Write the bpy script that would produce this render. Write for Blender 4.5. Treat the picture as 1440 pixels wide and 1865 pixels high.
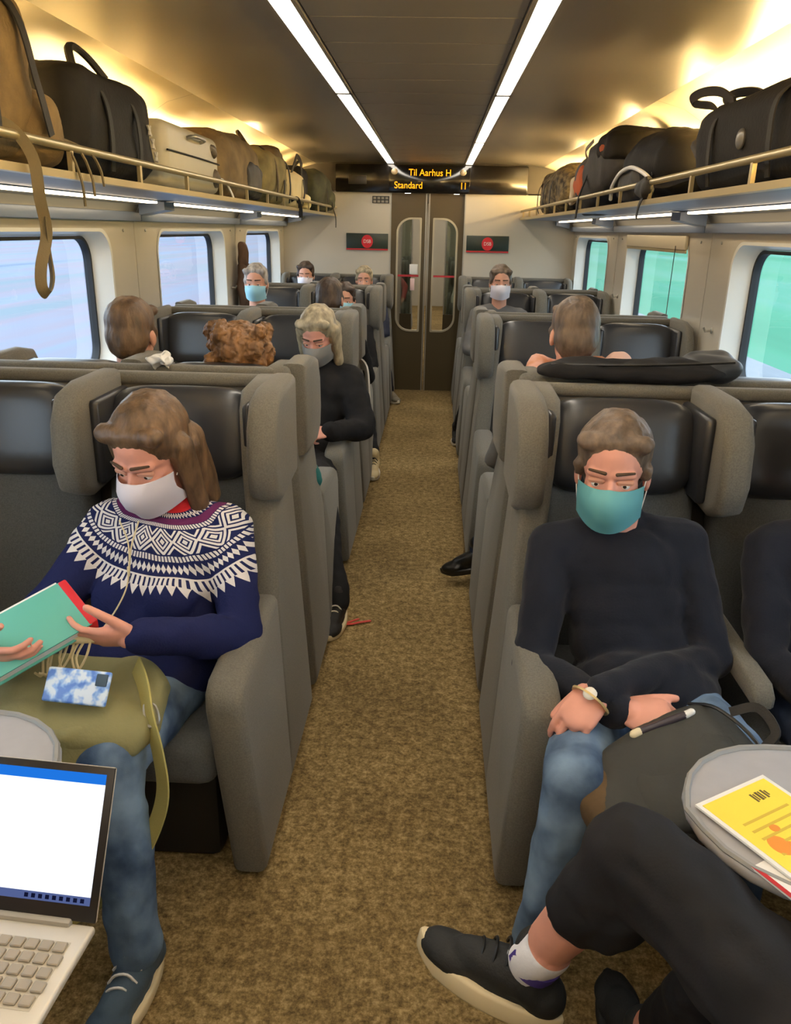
import bpy, bmesh, math, random
import numpy as np
from mathutils import Vector, Matrix, noise
random.seed(7)
for _o in list(bpy.data.objects): bpy.data.objects.remove(_o)
SC = bpy.context.scene
COL = SC.collection
# ------------------------------------------------------------------ camera
def cam_axes(yaw, pitch, roll):
    cy, sy = math.cos(yaw), math.sin(yaw)
    f = Vector((-sy*math.cos(pitch), cy*math.cos(pitch), -math.sin(pitch)))
    r = Vector((cy, sy, 0)); u = r.cross(f)
    return r*math.cos(roll)+u*math.sin(roll), -r*math.sin(roll)+u*math.cos(roll), f
_r, _u, _f = cam_axes(math.radians(2.3916), math.radians(19.517), math.radians(1.2))
cam = bpy.data.cameras.new('camera'); camo = bpy.data.objects.new('camera', cam); COL.objects.link(camo)
camo.matrix_world = Matrix(((_r.x, _u.x, -_f.x, 0.09), (_r.y, _u.y, -_f.y, 0.0), (_r.z, _u.z, -_f.z, 1.64), (0, 0, 0, 1)))
cam.sensor_fit = 'VERTICAL'; cam.sensor_height = 24.0; cam.lens = 24.0*1450.0/1865.0; cam.clip_start = 0.02; cam.clip_end = 400
SC.camera = camo
# ------------------------------------------------------------------ world, exposure
W = bpy.data.worlds.new('overcast_sky'); SC.world = W; W.use_nodes = True
_bg = W.node_tree.nodes['Background']; _bg.inputs[0].default_value = (0.74, 0.87, 1.0, 1); _bg.inputs[1].default_value = 4.2
vs = SC.view_settings; vs.view_transform = 'Standard'; vs.look = 'None'; vs.gamma = 1.0; vs.use_curve_mapping = False; vs.exposure = 0.32
L_STRIP, L_COVE, L_UNDER = 17.0, 300.0, 7.0      # lamp strengths: ceiling strips, cove tubes above the racks, tubes under the racks
# ------------------------------------------------------------------ materials
def s2l(c): 
    c /= 255.0
    return c/12.92 if c <= .04045 else ((c+.055)/1.055)**2.4
def rgb(r, g, b): return (s2l(r), s2l(g), s2l(b), 1.0)
MATS = {}
def mat(name, col, rough=.6, metal=0.0, spec=.5, bump=None, var=None, sheen=0.0, coat=0.0, emit=None, stretch=None, alpha=None):
    if name in MATS: return MATS[name]
    m = bpy.data.materials.new(name); m.use_nodes = True; nt = m.node_tree; N = nt.nodes; Lk = nt.links
    b = N['Principled BSDF']; c = rgb(*col)
    b.inputs['Base Color'].default_value = c; b.inputs['Roughness'].default_value = rough; b.inputs['Metallic'].default_value = metal
    b.inputs['Specular IOR Level'].default_value = spec
    if sheen: b.inputs['Sheen Weight'].default_value = sheen
    if coat: b.inputs['Coat Weight'].default_value = coat
    if emit: b.inputs['Emission Color'].default_value = c; b.inputs['Emission Strength'].default_value = emit
    if var or bump:
        tc = N.new('ShaderNodeTexCoord'); src = tc.outputs['Object']
        if stretch:
            mp = N.new('ShaderNodeMapping'); mp.inputs['Scale'].default_value = stretch; Lk.new(src, mp.inputs[0]); src = mp.outputs[0]
    if var:
        n = N.new('ShaderNodeTexNoise'); n.inputs['Scale'].default_value = var[0]; n.inputs['Detail'].default_value = 4; Lk.new(src, n.inputs['Vector'])
        rp = N.new('ShaderNodeValToRGB'); a = var[1]
        rp.color_ramp.elements[0].position = .32; rp.color_ramp.elements[1].position = .68
        rp.color_ramp.elements[0].color = tuple(x*(1-a) for x in c[:3])+(1,)
        rp.color_ramp.elements[1].color = (tuple(min(1, x*(1+a)) for x in c[:3])+(1,)) if len(var) < 3 else rgb(*var[2])
        Lk.new(n.outputs['Fac'], rp.inputs[0]); Lk.new(rp.outputs[0], b.inputs['Base Color'])
    if bump:
        n2 = N.new('ShaderNodeTexNoise'); n2.inputs['Scale'].default_value = bump[0]; n2.inputs['Detail'].default_value = 3; Lk.new(src, n2.inputs['Vector'])
        bp = N.new('ShaderNodeBump'); bp.inputs['Strength'].default_value = bump[1]; bp.inputs['Distance'].default_value = bump[2] if len(bump) > 2 else .004
        Lk.new(n2.outputs['Fac'], bp.inputs['Height']); Lk.new(bp.outputs[0], b.inputs['Normal'])
    MATS[name] = m; return m
def mat_emit(name, col, strength):
    if name in MATS: return MATS[name]
    m = bpy.data.materials.new(name); m.use_nodes = True; nt = m.node_tree; nt.nodes.clear()
    o = nt.nodes.new('ShaderNodeOutputMaterial'); e = nt.nodes.new('ShaderNodeEmission'); e.inputs[0].default_value = rgb(*col); e.inputs[1].default_value = strength
    nt.links.new(e.outputs[0], o.inputs[0]); MATS[name] = m; return m
def mat_glass(name, tint=(1, 1, 1), refl=1.0, fmin=0.0):
    m = bpy.data.materials.new(name); m.use_nodes = True; nt = m.node_tree; nt.nodes.clear(); N = nt.nodes; Lk = nt.links
    o = N.new('ShaderNodeOutputMaterial'); t = N.new('ShaderNodeBsdfTransparent'); t.inputs[0].default_value = (*tint, 1)
    g = N.new('ShaderNodeBsdfGlossy'); g.inputs['Roughness'].default_value = .02; fr = N.new('ShaderNodeFresnel'); fr.inputs[0].default_value = 1.5
    mu = N.new('ShaderNodeMath'); mu.operation = 'MULTIPLY_ADD'; mu.inputs[1].default_value = refl; mu.inputs[2].default_value = fmin; mu.use_clamp = True
    mx = N.new('ShaderNodeMixShader'); Lk.new(fr.outputs[0], mu.inputs[0]); Lk.new(mu.outputs[0], mx.inputs[0]); Lk.new(t.outputs[0], mx.inputs[1]); Lk.new(g.outputs[0], mx.inputs[2]); Lk.new(mx.outputs[0], o.inputs[0])
    MATS[name] = m; return m
# ------------------------------------------------------------------ mesh helpers
class MB:
    def __init__(s): s.v = []; s.f = []; s.m = []
    def add(s, vf, mi=0, mtx=None):
        v, f = vf; o = len(s.v)
        if mtx is not None: v = [mtx @ Vector(p) for p in v]
        s.v.extend(tuple(p) for p in v); s.f.extend(tuple(i+o for i in q) for q in f); s.m.extend([mi]*len(f)); return s
    def mesh(s, name, mats, smooth=True, angle=38):
        me = bpy.data.meshes.new(name); me.from_pydata(s.v, [], s.f)
        for mm in (mats if isinstance(mats, (list, tuple)) else [mats]): me.materials.append(mm)
        if any(s.m): me.polygons.foreach_set('material_index', s.m)
        me.update()
        if smooth:
            me.polygons.foreach_set('use_smooth', [True]*len(me.polygons)); me.set_sharp_from_angle(angle=math.radians(angle))
        return me
    def build(s, name, mats, parent=None, smooth=True, angle=38, loc=None):
        return put(name, s.mesh(name, mats, smooth, angle), parent, loc)
def put(name, me, parent=None, loc=None):
    o = bpy.data.objects.new(name, me); COL.objects.link(o)
    if loc is not None: o.location = loc
    if parent is not None: o.parent = parent
    return o
def empty(name, loc=(0, 0, 0), rz=0.0):
    o = bpy.data.objects.new(name, None); COL.objects.link(o); o.location = loc; o.rotation_euler = (0, 0, rz); o.empty_display_size = .1; return o
def tag(o, label, cat, group=None, kind=None):
    o['label'] = label
    if cat: o['category'] = cat
    if group: o['group'] = group
    if kind: o['kind'] = kind
    return o
def struct(o): o['kind'] = 'structure'; return o
def copy_tree(o, parent=None):
    c = o.copy(); COL.objects.link(c); c.parent = parent
    for ch in [x for x in bpy.data.objects if x.parent == o]: copy_tree(ch, c)
    return c
_bc = {}
def _bm_out(bm):
    bm.verts.index_update(); r = ([tuple(v.co) for v in bm.verts], [tuple(v.index for v in f.verts) for f in bm.faces]); bm.free(); return r
def box(c, s, r=0.0, seg=2, rot=None):
    k = (tuple(round(x, 5) for x in s), r, seg)
    if k not in _bc:
        bm = bmesh.new(); bmesh.ops.create_cube(bm, size=1.0)
        for v in bm.verts: v.co = Vector((v.co.x*s[0], v.co.y*s[1], v.co.z*s[2]))
        if r > 0: bmesh.ops.bevel(bm, geom=list(bm.edges), offset=min(r, min(s)*.49), segments=seg, profile=.5, affect='EDGES')
        _bc[k] = _bm_out(bm)
    v, f = _bc[k]; M = Matrix.Translation(c)
    if rot is not None: M = M @ rot
    return [M @ Vector(p) for p in v], f
def bx(x0, x1, y0, y1, z0, z1, r=0.0, seg=2): return box(((x0+x1)/2, (y0+y1)/2, (z0+z1)/2), (abs(x1-x0), abs(y1-y0), abs(z1-z0)), r, seg)
def prism(pts, axis, a0, a1, r=0.0, seg=2):
    """polygon pts in the plane normal to axis, extruded a0..a1; x: (y,z), y: (x,z), z: (x,y)"""
    def p3(p, a): return {'x': (a, p[0], p[1]), 'y': (p[0], a, p[1]), 'z': (p[0], p[1], a)}[axis]
    bm = bmesh.new(); A = [bm.verts.new(p3(p, a0)) for p in pts]; B = [bm.verts.new(p3(p, a1)) for p in pts]; n = len(pts)
    fa = bm.faces.new(A[::-1]); fb = bm.faces.new(B)
    for i in range(n): bm.faces.new((A[i], A[(i+1) % n], B[(i+1) % n], B[i]))
    bmesh.ops.recalc_face_normals(bm, faces=list(bm.faces))
    if r > 0: bmesh.ops.bevel(bm, geom=list(set(fa.edges) | set(fb.edges)), offset=r, segments=seg, profile=.5, affect='EDGES')
    return _bm_out(bm)
def rrect(w, h, r, n=6, cx=0.0, cy=0.0):
    out = []
    for (sx, sy, a0) in ((1, 1, 0), (-1, 1, 90), (-1, -1, 180), (1, -1, 270)):
        for i in range(n+1):
            a = math.radians(a0+90*i/n); out.append((cx+sx*(w/2-r)+r*math.cos(a), cy+sy*(h/2-r)+r*math.sin(a)))
    return out
def smooth_path(P, n=8, closed=False):
    P = [Vector(p) for p in P]; out = []; L = len(P)
    for i in range(L if closed else L-1):
        p0 = P[(i-1) % L] if closed or i > 0 else P[i]*2-P[i+1]
        p1, p2 = P[i], P[(i+1) % L]
        p3 = P[(i+2) % L] if closed or i+2 < L else p2*2-p1
        for k in range(n):
            t = k/n; out.append(.5*((2*p1)+(p2-p0)*t+(2*p0-5*p1+4*p2-p3)*t*t+(3*p1-p0-3*p2+p3)*t**3))
    if not closed: out.append(P[-1])
    return out
def sweep(path, prof, up=(0, 0, 1), closed=False, scale=None):
    """sweep 2-D profile [(a,b)] along path; a runs sideways, b along the transported up"""
    P = [Vector(p) for p in path]; n = len(P); k = len(prof); V = []; F = []; nrm = Vector(up)
    for i in range(n):
        t = (P[(i+1) % n]-P[i-1]) if closed else (P[min(i+1, n-1)]-P[max(i-1, 0)])
        t = t.normalized() if t.length > 1e-9 else Vector((0, 1, 0))
        nrm = (nrm-t*nrm.dot(t)); nrm = nrm.normalized() if nrm.length > 1e-6 else t.orthogonal().normalized()
        s = t.cross(nrm); q = 1.0 if scale is None else (scale[i] if not callable(scale) else scale(i/(n-1)))
        for a, b in prof: V.append(P[i]+s*(a*q)+nrm*(b*q))
    for i in range(n if closed else n-1):
        j = (i+1) % n
        for m in range(k): F.append((i*k+m, i*k+(m+1) % k, j*k+(m+1) % k, j*k+m))
    if not closed: F.append(tuple(range(k))[::-1]); F.append(tuple(range((n-1)*k, n*k)))
    return V, F
def circ(r, n=8, ry=None): return [(r*math.cos(2*math.pi*i/n), (ry or r)*math.sin(2*math.pi*i/n)) for i in range(n)]
def tube(path, r, n=8, closed=False, scale=None, sm=0): return sweep(smooth_path(path, sm, closed) if sm else path, circ(r, n), closed=closed, scale=scale)
def strap(path, w, t, up=(0, 0, 1), sm=6, closed=False): return sweep(smooth_path(path, sm, closed) if sm else path, [(-w/2, -t/2), (w/2, -t/2), (w/2, t/2), (-w/2, t/2)], up, closed)
def ell(c, r, R=None, nu=16, nv=10, e1=1.0, e2=1.0):
    def sp(x, e): return math.copysign(abs(x)**e, x)
    V = [(0, 0, -r[2])]
    for j in range(1, nv):
        a = -math.pi/2+math.pi*j/nv
        for i in range(nu):
            b = 2*math.pi*i/nu; V.append((r[0]*sp(math.cos(a), e1)*sp(math.cos(b), e2), r[1]*sp(math.cos(a), e1)*sp(math.sin(b), e2), r[2]*sp(math.sin(a), e1)))
    V.append((0, 0, r[2])); F = []; T = len(V)-1
    for i in range(nu):
        F.append((0, 1+(i+1) % nu, 1+i)); F.append((T, T-nu+i, T-nu+(i+1) % nu))
        for j in range(nv-2):
            a = 1+j*nu; F.append((a+i, a+(i+1) % nu, a+nu+(i+1) % nu, a+nu+i))
    M = Matrix.Translation(Vector(c))
    if R is not None: M = M @ R.to_4x4()
    return [M @ Vector(p) for p in V], F
def capsule(a, b, ra, rb, n=12):
    a = Vector(a); b = Vector(b); d = b-a; L = d.length; d = d.normalized() if L > 1e-9 else Vector((0, 0, 1))
    path = []; sc = []
    for i in range(5): t = math.pi/2*(1-i/4*.98); path.append(a-d*ra*math.sin(t)); sc.append(max(ra*math.cos(t), ra*.03))
    for i in range(5): t = math.pi/2*(i/4*.98); path.append(b+d*rb*math.sin(t)); sc.append(max(rb*math.cos(t), rb*.03))
    u = d.orthogonal().normalized(); s = d.cross(u); V = []; F = []
    for p, q in zip(path, sc):
        for i in range(n): an = 2*math.pi*i/n; V.append(p+u*(q*math.cos(an))+s*(q*math.sin(an)))
    m = len(path)
    for j in range(m-1):
        for i in range(n): F.append((j*n+i, j*n+(i+1) % n, (j+1)*n+(i+1) % n, (j+1)*n+i))
    F.append(tuple(range(n))[::-1]); F.append(tuple(range((m-1)*n, m*n))); return V, F
def jitter(vf, amp, sc, seed=0, amp2=0, sc2=0):
    v, f = vf; out = []
    for p in v:
        p = Vector(p); q = p*sc+Vector((seed*3.7, seed*1.3, seed*.7)); d = noise.noise_vector(q)*amp
        if amp2: d = d+noise.noise_vector(p*sc2+Vector((seed, 5, 1)))*amp2
        out.append(p+d)
    return out, f
def text_mesh(txt, size, extrude=.0008):
    cu = bpy.data.curves.new('lettering', 'FONT'); cu.body = txt; cu.size = size; cu.extrude = extrude; cu.align_x = 'CENTER'; cu.align_y = 'CENTER'
    o = bpy.data.objects.new('lettering', cu); COL.objects.link(o); bpy.context.view_layer.update()
    me = bpy.data.meshes.new_from_object(o.evaluated_get(bpy.context.evaluated_depsgraph_get())); bpy.data.objects.remove(o); return me
def text(name, txt, size, m, parent, loc, rot=(math.pi/2, 0, 0), sx=1.0):
    me = text_mesh(txt, size); me.materials.clear(); me.materials.append(m)
    o = put(name, me, parent, loc); o.rotation_euler = rot; o.scale = (sx, 1, 1); return o
def fill_hole(outer, hole):
    """planar face between two loops of 2-D points -> 2-D verts, tris"""
    bm = bmesh.new()
    for lp in (outer, hole):
        vs_ = [bm.verts.new((p[0], p[1], 0)) for p in lp]
        for i in range(len(vs_)): bm.edges.new((vs_[i], vs_[(i+1) % len(vs_)]))
    bmesh.ops.triangle_fill(bm, use_beauty=True, use_dissolve=False, edges=list(bm.edges)); return _bm_out(bm)
# ------------------------------------------------------------------ shared materials
M_wall = mat('wall_cream', (186, 179, 164), .45, spec=.4, var=(1.5, .04))
M_jamb = mat('window_jamb_white', (214, 214, 208), .35)
M_upper = mat('upper_wall_cream', (190, 180, 156), .42)
M_ceil = mat('ceiling_satin', (104, 98, 90), .33, spec=.6, bump=(9, .02))
M_ceilmid = mat('ceiling_centre_grey', (112, 108, 102), .42, spec=.5)
M_seam = mat('dark_seam', (48, 44, 38), .6)
M_rackunder = mat('rack_blue_grey', (112, 124, 146), .38, spec=.5, var=(3, .08), stretch=(6, .6, 6))
M_alu = mat('rail_champagne_aluminium', (196, 180, 138), .32, metal=.75)
M_steel = mat('brushed_steel', (170, 168, 160), .35, metal=.8)
M_black = mat('black_plastic', (22, 21, 20), .45)
M_rubber = mat('black_rubber', (20, 22, 26), .6)
M_header = mat('header_black_gloss', (22, 19, 16), .16, spec=.5)
M_door = mat('door_olive_brown', (76, 65, 43), .42, spec=.45, var=(2, .05))
M_red = mat('sign_red', (176, 34, 40), .4)
M_white = mat('print_white', (225, 222, 215), .5)
M_green = mat('sign_dark_green', (30, 44, 38), .4)
M_led = mat_emit('led_amber', (255, 150, 20), 2.2)
M_glass = mat_glass('window_glass', (.93, .97, .98), 1.0, .03)
M_dglass = mat_glass('door_glass', (.9, .9, .88), .7)
M_strip = mat_emit('strip_light', (255, 244, 226), L_STRIP)
M_cove = mat_emit('cove_tube_light', (255, 216, 146), L_COVE)
M_under = mat_emit('under_rack_light', (255, 230, 190), L_UNDER)
# carpet
def carpet():
    m = bpy.data.materials.new('speckled_brown_carpet'); m.use_nodes = True; nt = m.node_tree; N = nt.nodes; Lk = nt.links; b = N['Principled BSDF']
    b.inputs['Roughness'].default_value = .95; b.inputs['Specular IOR Level'].default_value = .1
    tc = N.new('ShaderNodeTexCoord'); n1 = N.new('ShaderNodeTexNoise'); n1.inputs['Scale'].default_value = 95; n1.inputs['Detail'].default_value = 5; n1.inputs['Roughness'].default_value = .75
    n2 = N.new('ShaderNodeTexNoise'); n2.inputs['Scale'].default_value = 2.2; n2.inputs['Detail'].default_value = 3
    n3 = N.new('ShaderNodeTexNoise'); n3.inputs['Scale'].default_value = 34; n3.inputs['Detail'].default_value = 3
    for n in (n1, n2, n3): Lk.new(tc.outputs['Object'], n.inputs['Vector'])
    r = N.new('ShaderNodeValToRGB'); e = r.color_ramp.elements; e[0].position = .36; e[0].color = rgb(82, 68, 43); e[1].position = .64; e[1].color = rgb(184, 160, 114)
    x = r.color_ramp.elements.new(.5); x.color = rgb(136, 115, 76)
    mn = N.new('ShaderNodeMix'); mn.data_type = 'FLOAT'; mn.inputs[0].default_value = .35; Lk.new(n1.outputs['Fac'], mn.inputs[2]); Lk.new(n3.outputs['Fac'], mn.inputs[3]); Lk.new(mn.outputs[0], r.inputs[0])
    mx = N.new('ShaderNodeMix'); mx.data_type = 'RGBA'; mx.blend_type = 'MULTIPLY'; mx.inputs[0].default_value = .55
    r2 = N.new('ShaderNodeValToRGB'); r2.color_ramp.elements[0].position = .3; r2.color_ramp.elements[0].color = (.45, .43, .4, 1); r2.color_ramp.elements[1].position = .6; r2.color_ramp.elements[1].color = (1, 1, 1, 1)
    Lk.new(n2.outputs['Fac'], r2.inputs[0]); Lk.new(r.outputs[0], mx.inputs[6]); Lk.new(r2.outputs[0], mx.inputs[7]); Lk.new(mx.outputs[2], b.inputs['Base Color'])
    bp = N.new('ShaderNodeBump'); bp.inputs['Strength'].default_value = .5; bp.inputs['Distance'].default_value = .004; Lk.new(n1.outputs['Fac'], bp.inputs['Height']); Lk.new(bp.outputs[0], b.inputs['Normal'])
    return m
M_carpet = carpet()
YE = 8.54                       # end wall
MODS = [(-2.25, -.07), (-.07, 2.11), (2.11, 4.29), (4.29, 6.47), (6.47, YE)]
XW = 1.47
# floor
struct(MB().add(bx(-XW-.1, XW+.1, -2.25, YE+.02, -.06, 0)).build('floor', M_carpet, smooth=False))
# ---- side walls with window openings
def side(sg, wname):
    wroot = struct(empty(wname))
    for mi, (y0, y1) in enumerate(MODS):
        cy = (y0+y1)/2 if mi < 4 else 7.55
        hole = rrect(1.49, .645, .12, 7, cy, 1.283); hole2 = rrect(1.45, .615, .11, 7, cy, 1.278)
        g = .004
        outer = [(y0+g, .0), (y1-g, .0), (y1-g, 1.70), (y0+g, 1.70)]
        v, f = fill_hole(outer, hole)
        mb = MB(); mb.add(([(sg*XW, p[0], p[1]) for p in v], f)); mb.add(([(sg*(XW+.13), p[0], p[1]) for p in v], f))
        mb.add(([(sg*XW, a, b) for a, b in outer]+[(sg*(XW+.13), a, b) for a, b in outer], [(i, (i+1) % 4, 4+(i+1) % 4, 4+i) for i in range(4)]))
        mb.build('wall_panel', M_wall, wroot, smooth=False)
        MB().add(bx(sg*(XW+.004), sg*(XW+.06), y1-g, y1+g, 0, 1.70)).build('panel_joint', M_seam, wroot, smooth=False)
        # window: jamb, gasket, pane
        wn = struct(empty('window_%d' % (mi+(1 if sg < 0 else 6))))
        n = len(hole); jm = MB()
        rings = [[(sg*(XW-.004), p[0]+(p[0]-cy)*.025, p[1]+(p[1]-1.283)*.045) for p in hole], [(sg*(XW-.004), *p) for p in hole], [(sg*(XW+.10), *p) for p in hole2]]
        V = [q for r_ in rings for q in r_]; F = [(k*n+i, k*n+(i+1) % n, (k+1)*n+(i+1) % n, (k+1)*n+i) for k in range(2) for i in range(n)]
        jm.add((V, F)).build('jamb', M_jamb, wn)
        hole3 = rrect(1.42, .585, .10, 7, cy, 1.278); gm = MB()
        rings = [[(sg*(XW+.085), *p) for p in hole2], [(sg*(XW+.085), *p) for p in hole3], [(sg*(XW+.12), *p) for p in hole3]]
        V = [q for r_ in rings for q in r_]
        gm.add((V, F)).build('gasket', M_rubber, wn)
        pv = [(sg*(XW+.105), *p) for p in hole2]
        MB().add((pv, [tuple(range(n)) if sg < 0 else tuple(range(n))[::-1]])).build('pane', M_glass, wn, smooth=False)
        # sill ledge and heater skirt
        MB().add(bx(sg*(XW-.075), sg*XW, y0+.01, y1-.01, .905, .935, .008)).build('window_ledge', M_wall, wroot)
        MB().add(bx(sg*(XW-.10), sg*XW, y0+.01, y1-.01, .0, .26, .02)).build('heater_skirt', M_steel, wroot)
        # small screws and a coat hook on the pillar
        for yy in (y0+.16, y1-.16):
            MB().add(ell((sg*(XW-.004), yy, 1.61), (.004, .008, .008), None, 8, 6)).build('screw', M_steel, wroot)
        hk = MB(); hk.add(ell((sg*(XW-.004), y1-.2, 1.20), (.006, .016, .016), None, 10, 6)); hk.add(tube([(sg*XW, y1-.2, 1.20), (sg*(XW-.035), y1-.2, 1.195), (sg*(XW-.045), y1-.2, 1.215)], .006, 6)); hk.build('coat_hook', M_steel, wroot)
        # cover band above the window and the wall above the rack
        MB().add(prism([(sg*XW, 1.70), (sg*XW, 1.78), (sg*1.34, 1.78), (sg*1.34, 1.745), (sg*1.43, 1.735), (sg*1.45, 1.70)], 'y', y0+g, y1-g)).build('valance', M_wall, wroot, smooth=False)
        MB().add(bx(sg*1.425, sg*1.452, y0+g, y1-g, 1.655, 1.70, .006)).build('cover_strip', M_rackunder, wroot)
    return wroot
side(-1, 'wall_left'); side(1, 'wall_right')
# ---- upper walls + ceiling
cr = struct(empty('ceiling'))
prof = [(1.46, 1.79), (1.455, 1.95), (1.42, 2.06), (1.35, 2.15), (1.25, 2.21), (1.12, 2.245), (.95, 2.262), (.44, 2.272)]
for (y0, y1) in MODS:
    for sg in (-1, 1):
        V = []; F = []; k = len(prof)
        for y in (y0+.003, y1-.003): V += [(sg*a, y, b) for a, b in prof]
        F = [(i, i+1, k+i+1, k+i) for i in range(k-1)]
        mb = MB()
        # cove part (cream) and ceiling part (satin)
        mb.add((V, F[:5]), 0); mb.add((V, F[5:]), 1)
        V2 = [(a*1.0+sg*(.03 if abs(a) > 1.3 else 0), y, b+.03) for a, y, b in V]; mb.add((V2, F), 1)
        mb.build('cove_panel', [M_upper, M_ceil], cr, angle=30)
        MB().add(bx(sg*.44, sg*1.3, y1-.004, y1+.004, 2.275, 2.29)).build('panel_joint', M_seam, cr, smooth=False)
    n = 6; L = (y1-y0)/n
    for i in range(n):
        mb = MB(); a, b = y0+i*L+.002, y0+(i+1)*L-.002
        mb.add(bx(-.335, .335, a, b, 2.262, 2.285, .003, 1))
        mb.build('ceiling_panel', M_ceilmid, cr, smooth=False)
MB().add(bx(-1.6, 1.6, -2.25, YE, 2.31, 2.35)).build('ceiling_backing', M_seam, cr, smooth=False)
# ---- light strips in the ceiling
for (y0, y1), nm in zip(MODS, ('behind the camera', 'over the front table bay', 'over the patterned sweater row', 'over the middle rows', 'next to the amber display')):
    for sg, sd in ((-1, 'left'), (1, 'right')):
        t = empty('ceiling_light', (sg*.385, y0, 2.262)); Lh = y1-y0
        MB().add(bx(-.032, .032, .02, Lh-.02, -.004, .006, .003)).build('diffuser', M_strip, t)
        fm = MB(); fm.add(bx(-.046, -.032, 0, Lh, -.008, .02)); fm.add(bx(.032, .046, 0, Lh, -.008, .02)); fm.add(bx(-.046, .046, -.0, .02, -.008, .02)); fm.add(bx(-.046, .046, Lh-.02, Lh, -.008, .02))
        fm.build('frame', M_ceilmid, t, smooth=False)
        tag(t, 'long warm-white light strip in the ceiling, %s line, %s' % (sd, nm), 'ceiling light', 'ceiling light strips')
# ---- luggage racks, cove lamps, lamps under the racks
for sg, sd in ((-1, 'left'), (1, 'right')):
    rk = empty('luggage_rack', (sg*.93, -2.2, 1.76)); L0 = YE-(-2.2)-.005
    def X(a): return sg*(a-.93)
    MB().add(prism([(X(.945), 0.0), (X(1.455), -.012), (X(1.455), .012), (X(.945), .012)], 'y', .0, L0)).build('shelf', M_rackunder, rk, smooth=False)
    MB().add(prism([(X(.918), -.006), (X(.95), -.006), (X(.95), .014), (X(.918), .014)], 'y', 0, L0, .0)).build('front_edge', M_alu, rk, smooth=False)
    MB().add(sweep([(X(.93), 0, .077), (X(.93), L0, .077)], circ(.0115, 10))).build('rail', M_alu, rk)
    for i in range(20):
        MB().add(bx(X(.93)-.006, X(.93)+.006, .2+i*.545-.009, .2+i*.545+.009, .012, .075)).build('rail_post', M_alu, rk, smooth=False)
    for (y0, y1) in MODS[1:]:
        MB().add(prism([(X(1.40), -.012), (X(1.27), -.012), (X(1.27), -.05), (X(1.40), -.075)], 'y', y1-.10+2.2, y1+2.2+(.06 if y1 < YE else -.02))).build('bracket', M_rackunder, rk, smooth=False)
    tag(rk, 'long luggage rack with champagne rail above the %s windows' % sd, 'luggage rack', 'luggage racks')
    for (y0, y1), nm in zip(MODS, ('behind the camera', 'over the table bay', 'over the front seats', 'over the middle rows', 'at the end wall')):
        a, b = y0+.12, y1-.16
        t = empty('cove_light', (sg*1.375, a, 1.93)); MB().add(prism([(sg*.065, -.012), (sg*-.045, .0), (sg*-.048, .016), (sg*-.043, .016), (sg*-.04, .008), (sg*.05, .004)], 'y', 0, b-a)).build('trough', M_upper, t, smooth=False)
        MB().add(sweep([(0, .02, .024), (0, b-a-.02, .024)], circ(.011, 10))).build('tube', M_cove, t)
        tag(t, 'warm tube light in the cove above the %s luggage rack, %s' % (sd, nm), 'light', 'tube lights above the racks')
        t = empty('under_rack_light', (sg*1.305, a, 1.748)); MB().add(bx(-.022, .022, 0, b-a, -.010, .0, .003)).build('diffuser', M_under, t)
        MB().add(bx(-.03, .03, -.02, b-a+.02, .0, .006)).build('housing', M_rackunder, t, smooth=False)
        tag(t, 'thin warm light under the %s luggage rack, %s' % (sd, nm), 'light', 'lights under the racks')
# roller blind on the right middle window
rb = empty('roller_blind', (XW-.012, 4.66, 1.565)); MB().add(bx(-.012, .008, 0, 1.42, .0, .075, .006)).build('cassette', M_upper, rb)
MB().add(bx(-.006, .004, .0, 1.42, -.018, .0, .002)).build('bottom_bar', M_alu, rb); MB().add(tube([(-.016, .16, .02), (-.018, .165, -.3), (-.016, .17, -.58)], .0025, 6)).build('pull_cord', M_seam, rb)
tag(rb, 'cream roller blind with pull cord above the middle right window', 'blind')
# ---- end wall
ew = struct(empty('wall_end'))
DX0, DX1, DZ = -.372, .362, 1.985
for (a, b) in ((-XW-.1, DX0-.012), (DX1+.012, XW+.1)):
    MB().add(bx(a, b, YE, YE+.07, 0, 1.985)).build('wall_panel', M_wall, ew, smooth=False)
MB().add(bx(-XW-.1, XW+.1, YE, YE+.07, 2.0, 2.33)).build('wall_panel', M_seam, ew, smooth=False)
for x in (DX0-.006, DX1+.006): MB().add(bx(x-.006, x+.006, YE-.004, YE+.06, 0, 1.985)).build('door_frame', M_steel, ew, smooth=False)
hd = empty('display_header', (0, YE-.03, 2.11))
MB().add(bx(-.93, .97, -.01, .03, -.125, .135, .012)).build('panel', M_header, hd)
MB().add(bx(-.40, .40, -.018, -.008, -.112, .118, .004)).build('display_window', mat('display_smoked', (16, 14, 12), .12), hd)
MB().add(bx(-.80, -.62, -.014, -.009, -.05, .03, .002)).build('cover_plate', mat('cover_dark', (44, 40, 34), .4), hd)
for x in (-.345, .33): MB().add(ell((x, -.016, .07), (.035, .01, .03), None, 12, 8)).build('small_dome', mat('dome_tan', (140, 122, 92), .3), hd)  # plain tan domes near the upper corners of the display
text('lettering', 'Til Aarhus H', .088, M_led, hd, (.005, -.0195, .062), sx=.92)
text('lettering', 'Standard', .088, M_led, hd, (-.205, -.0195, -.055), sx=.9)
text('lettering', '11', .088, M_led, hd, (.338, -.0195, -.055), sx=.8)
tag(hd, 'black header panel with amber lettering above the end doors', 'display')
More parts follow.
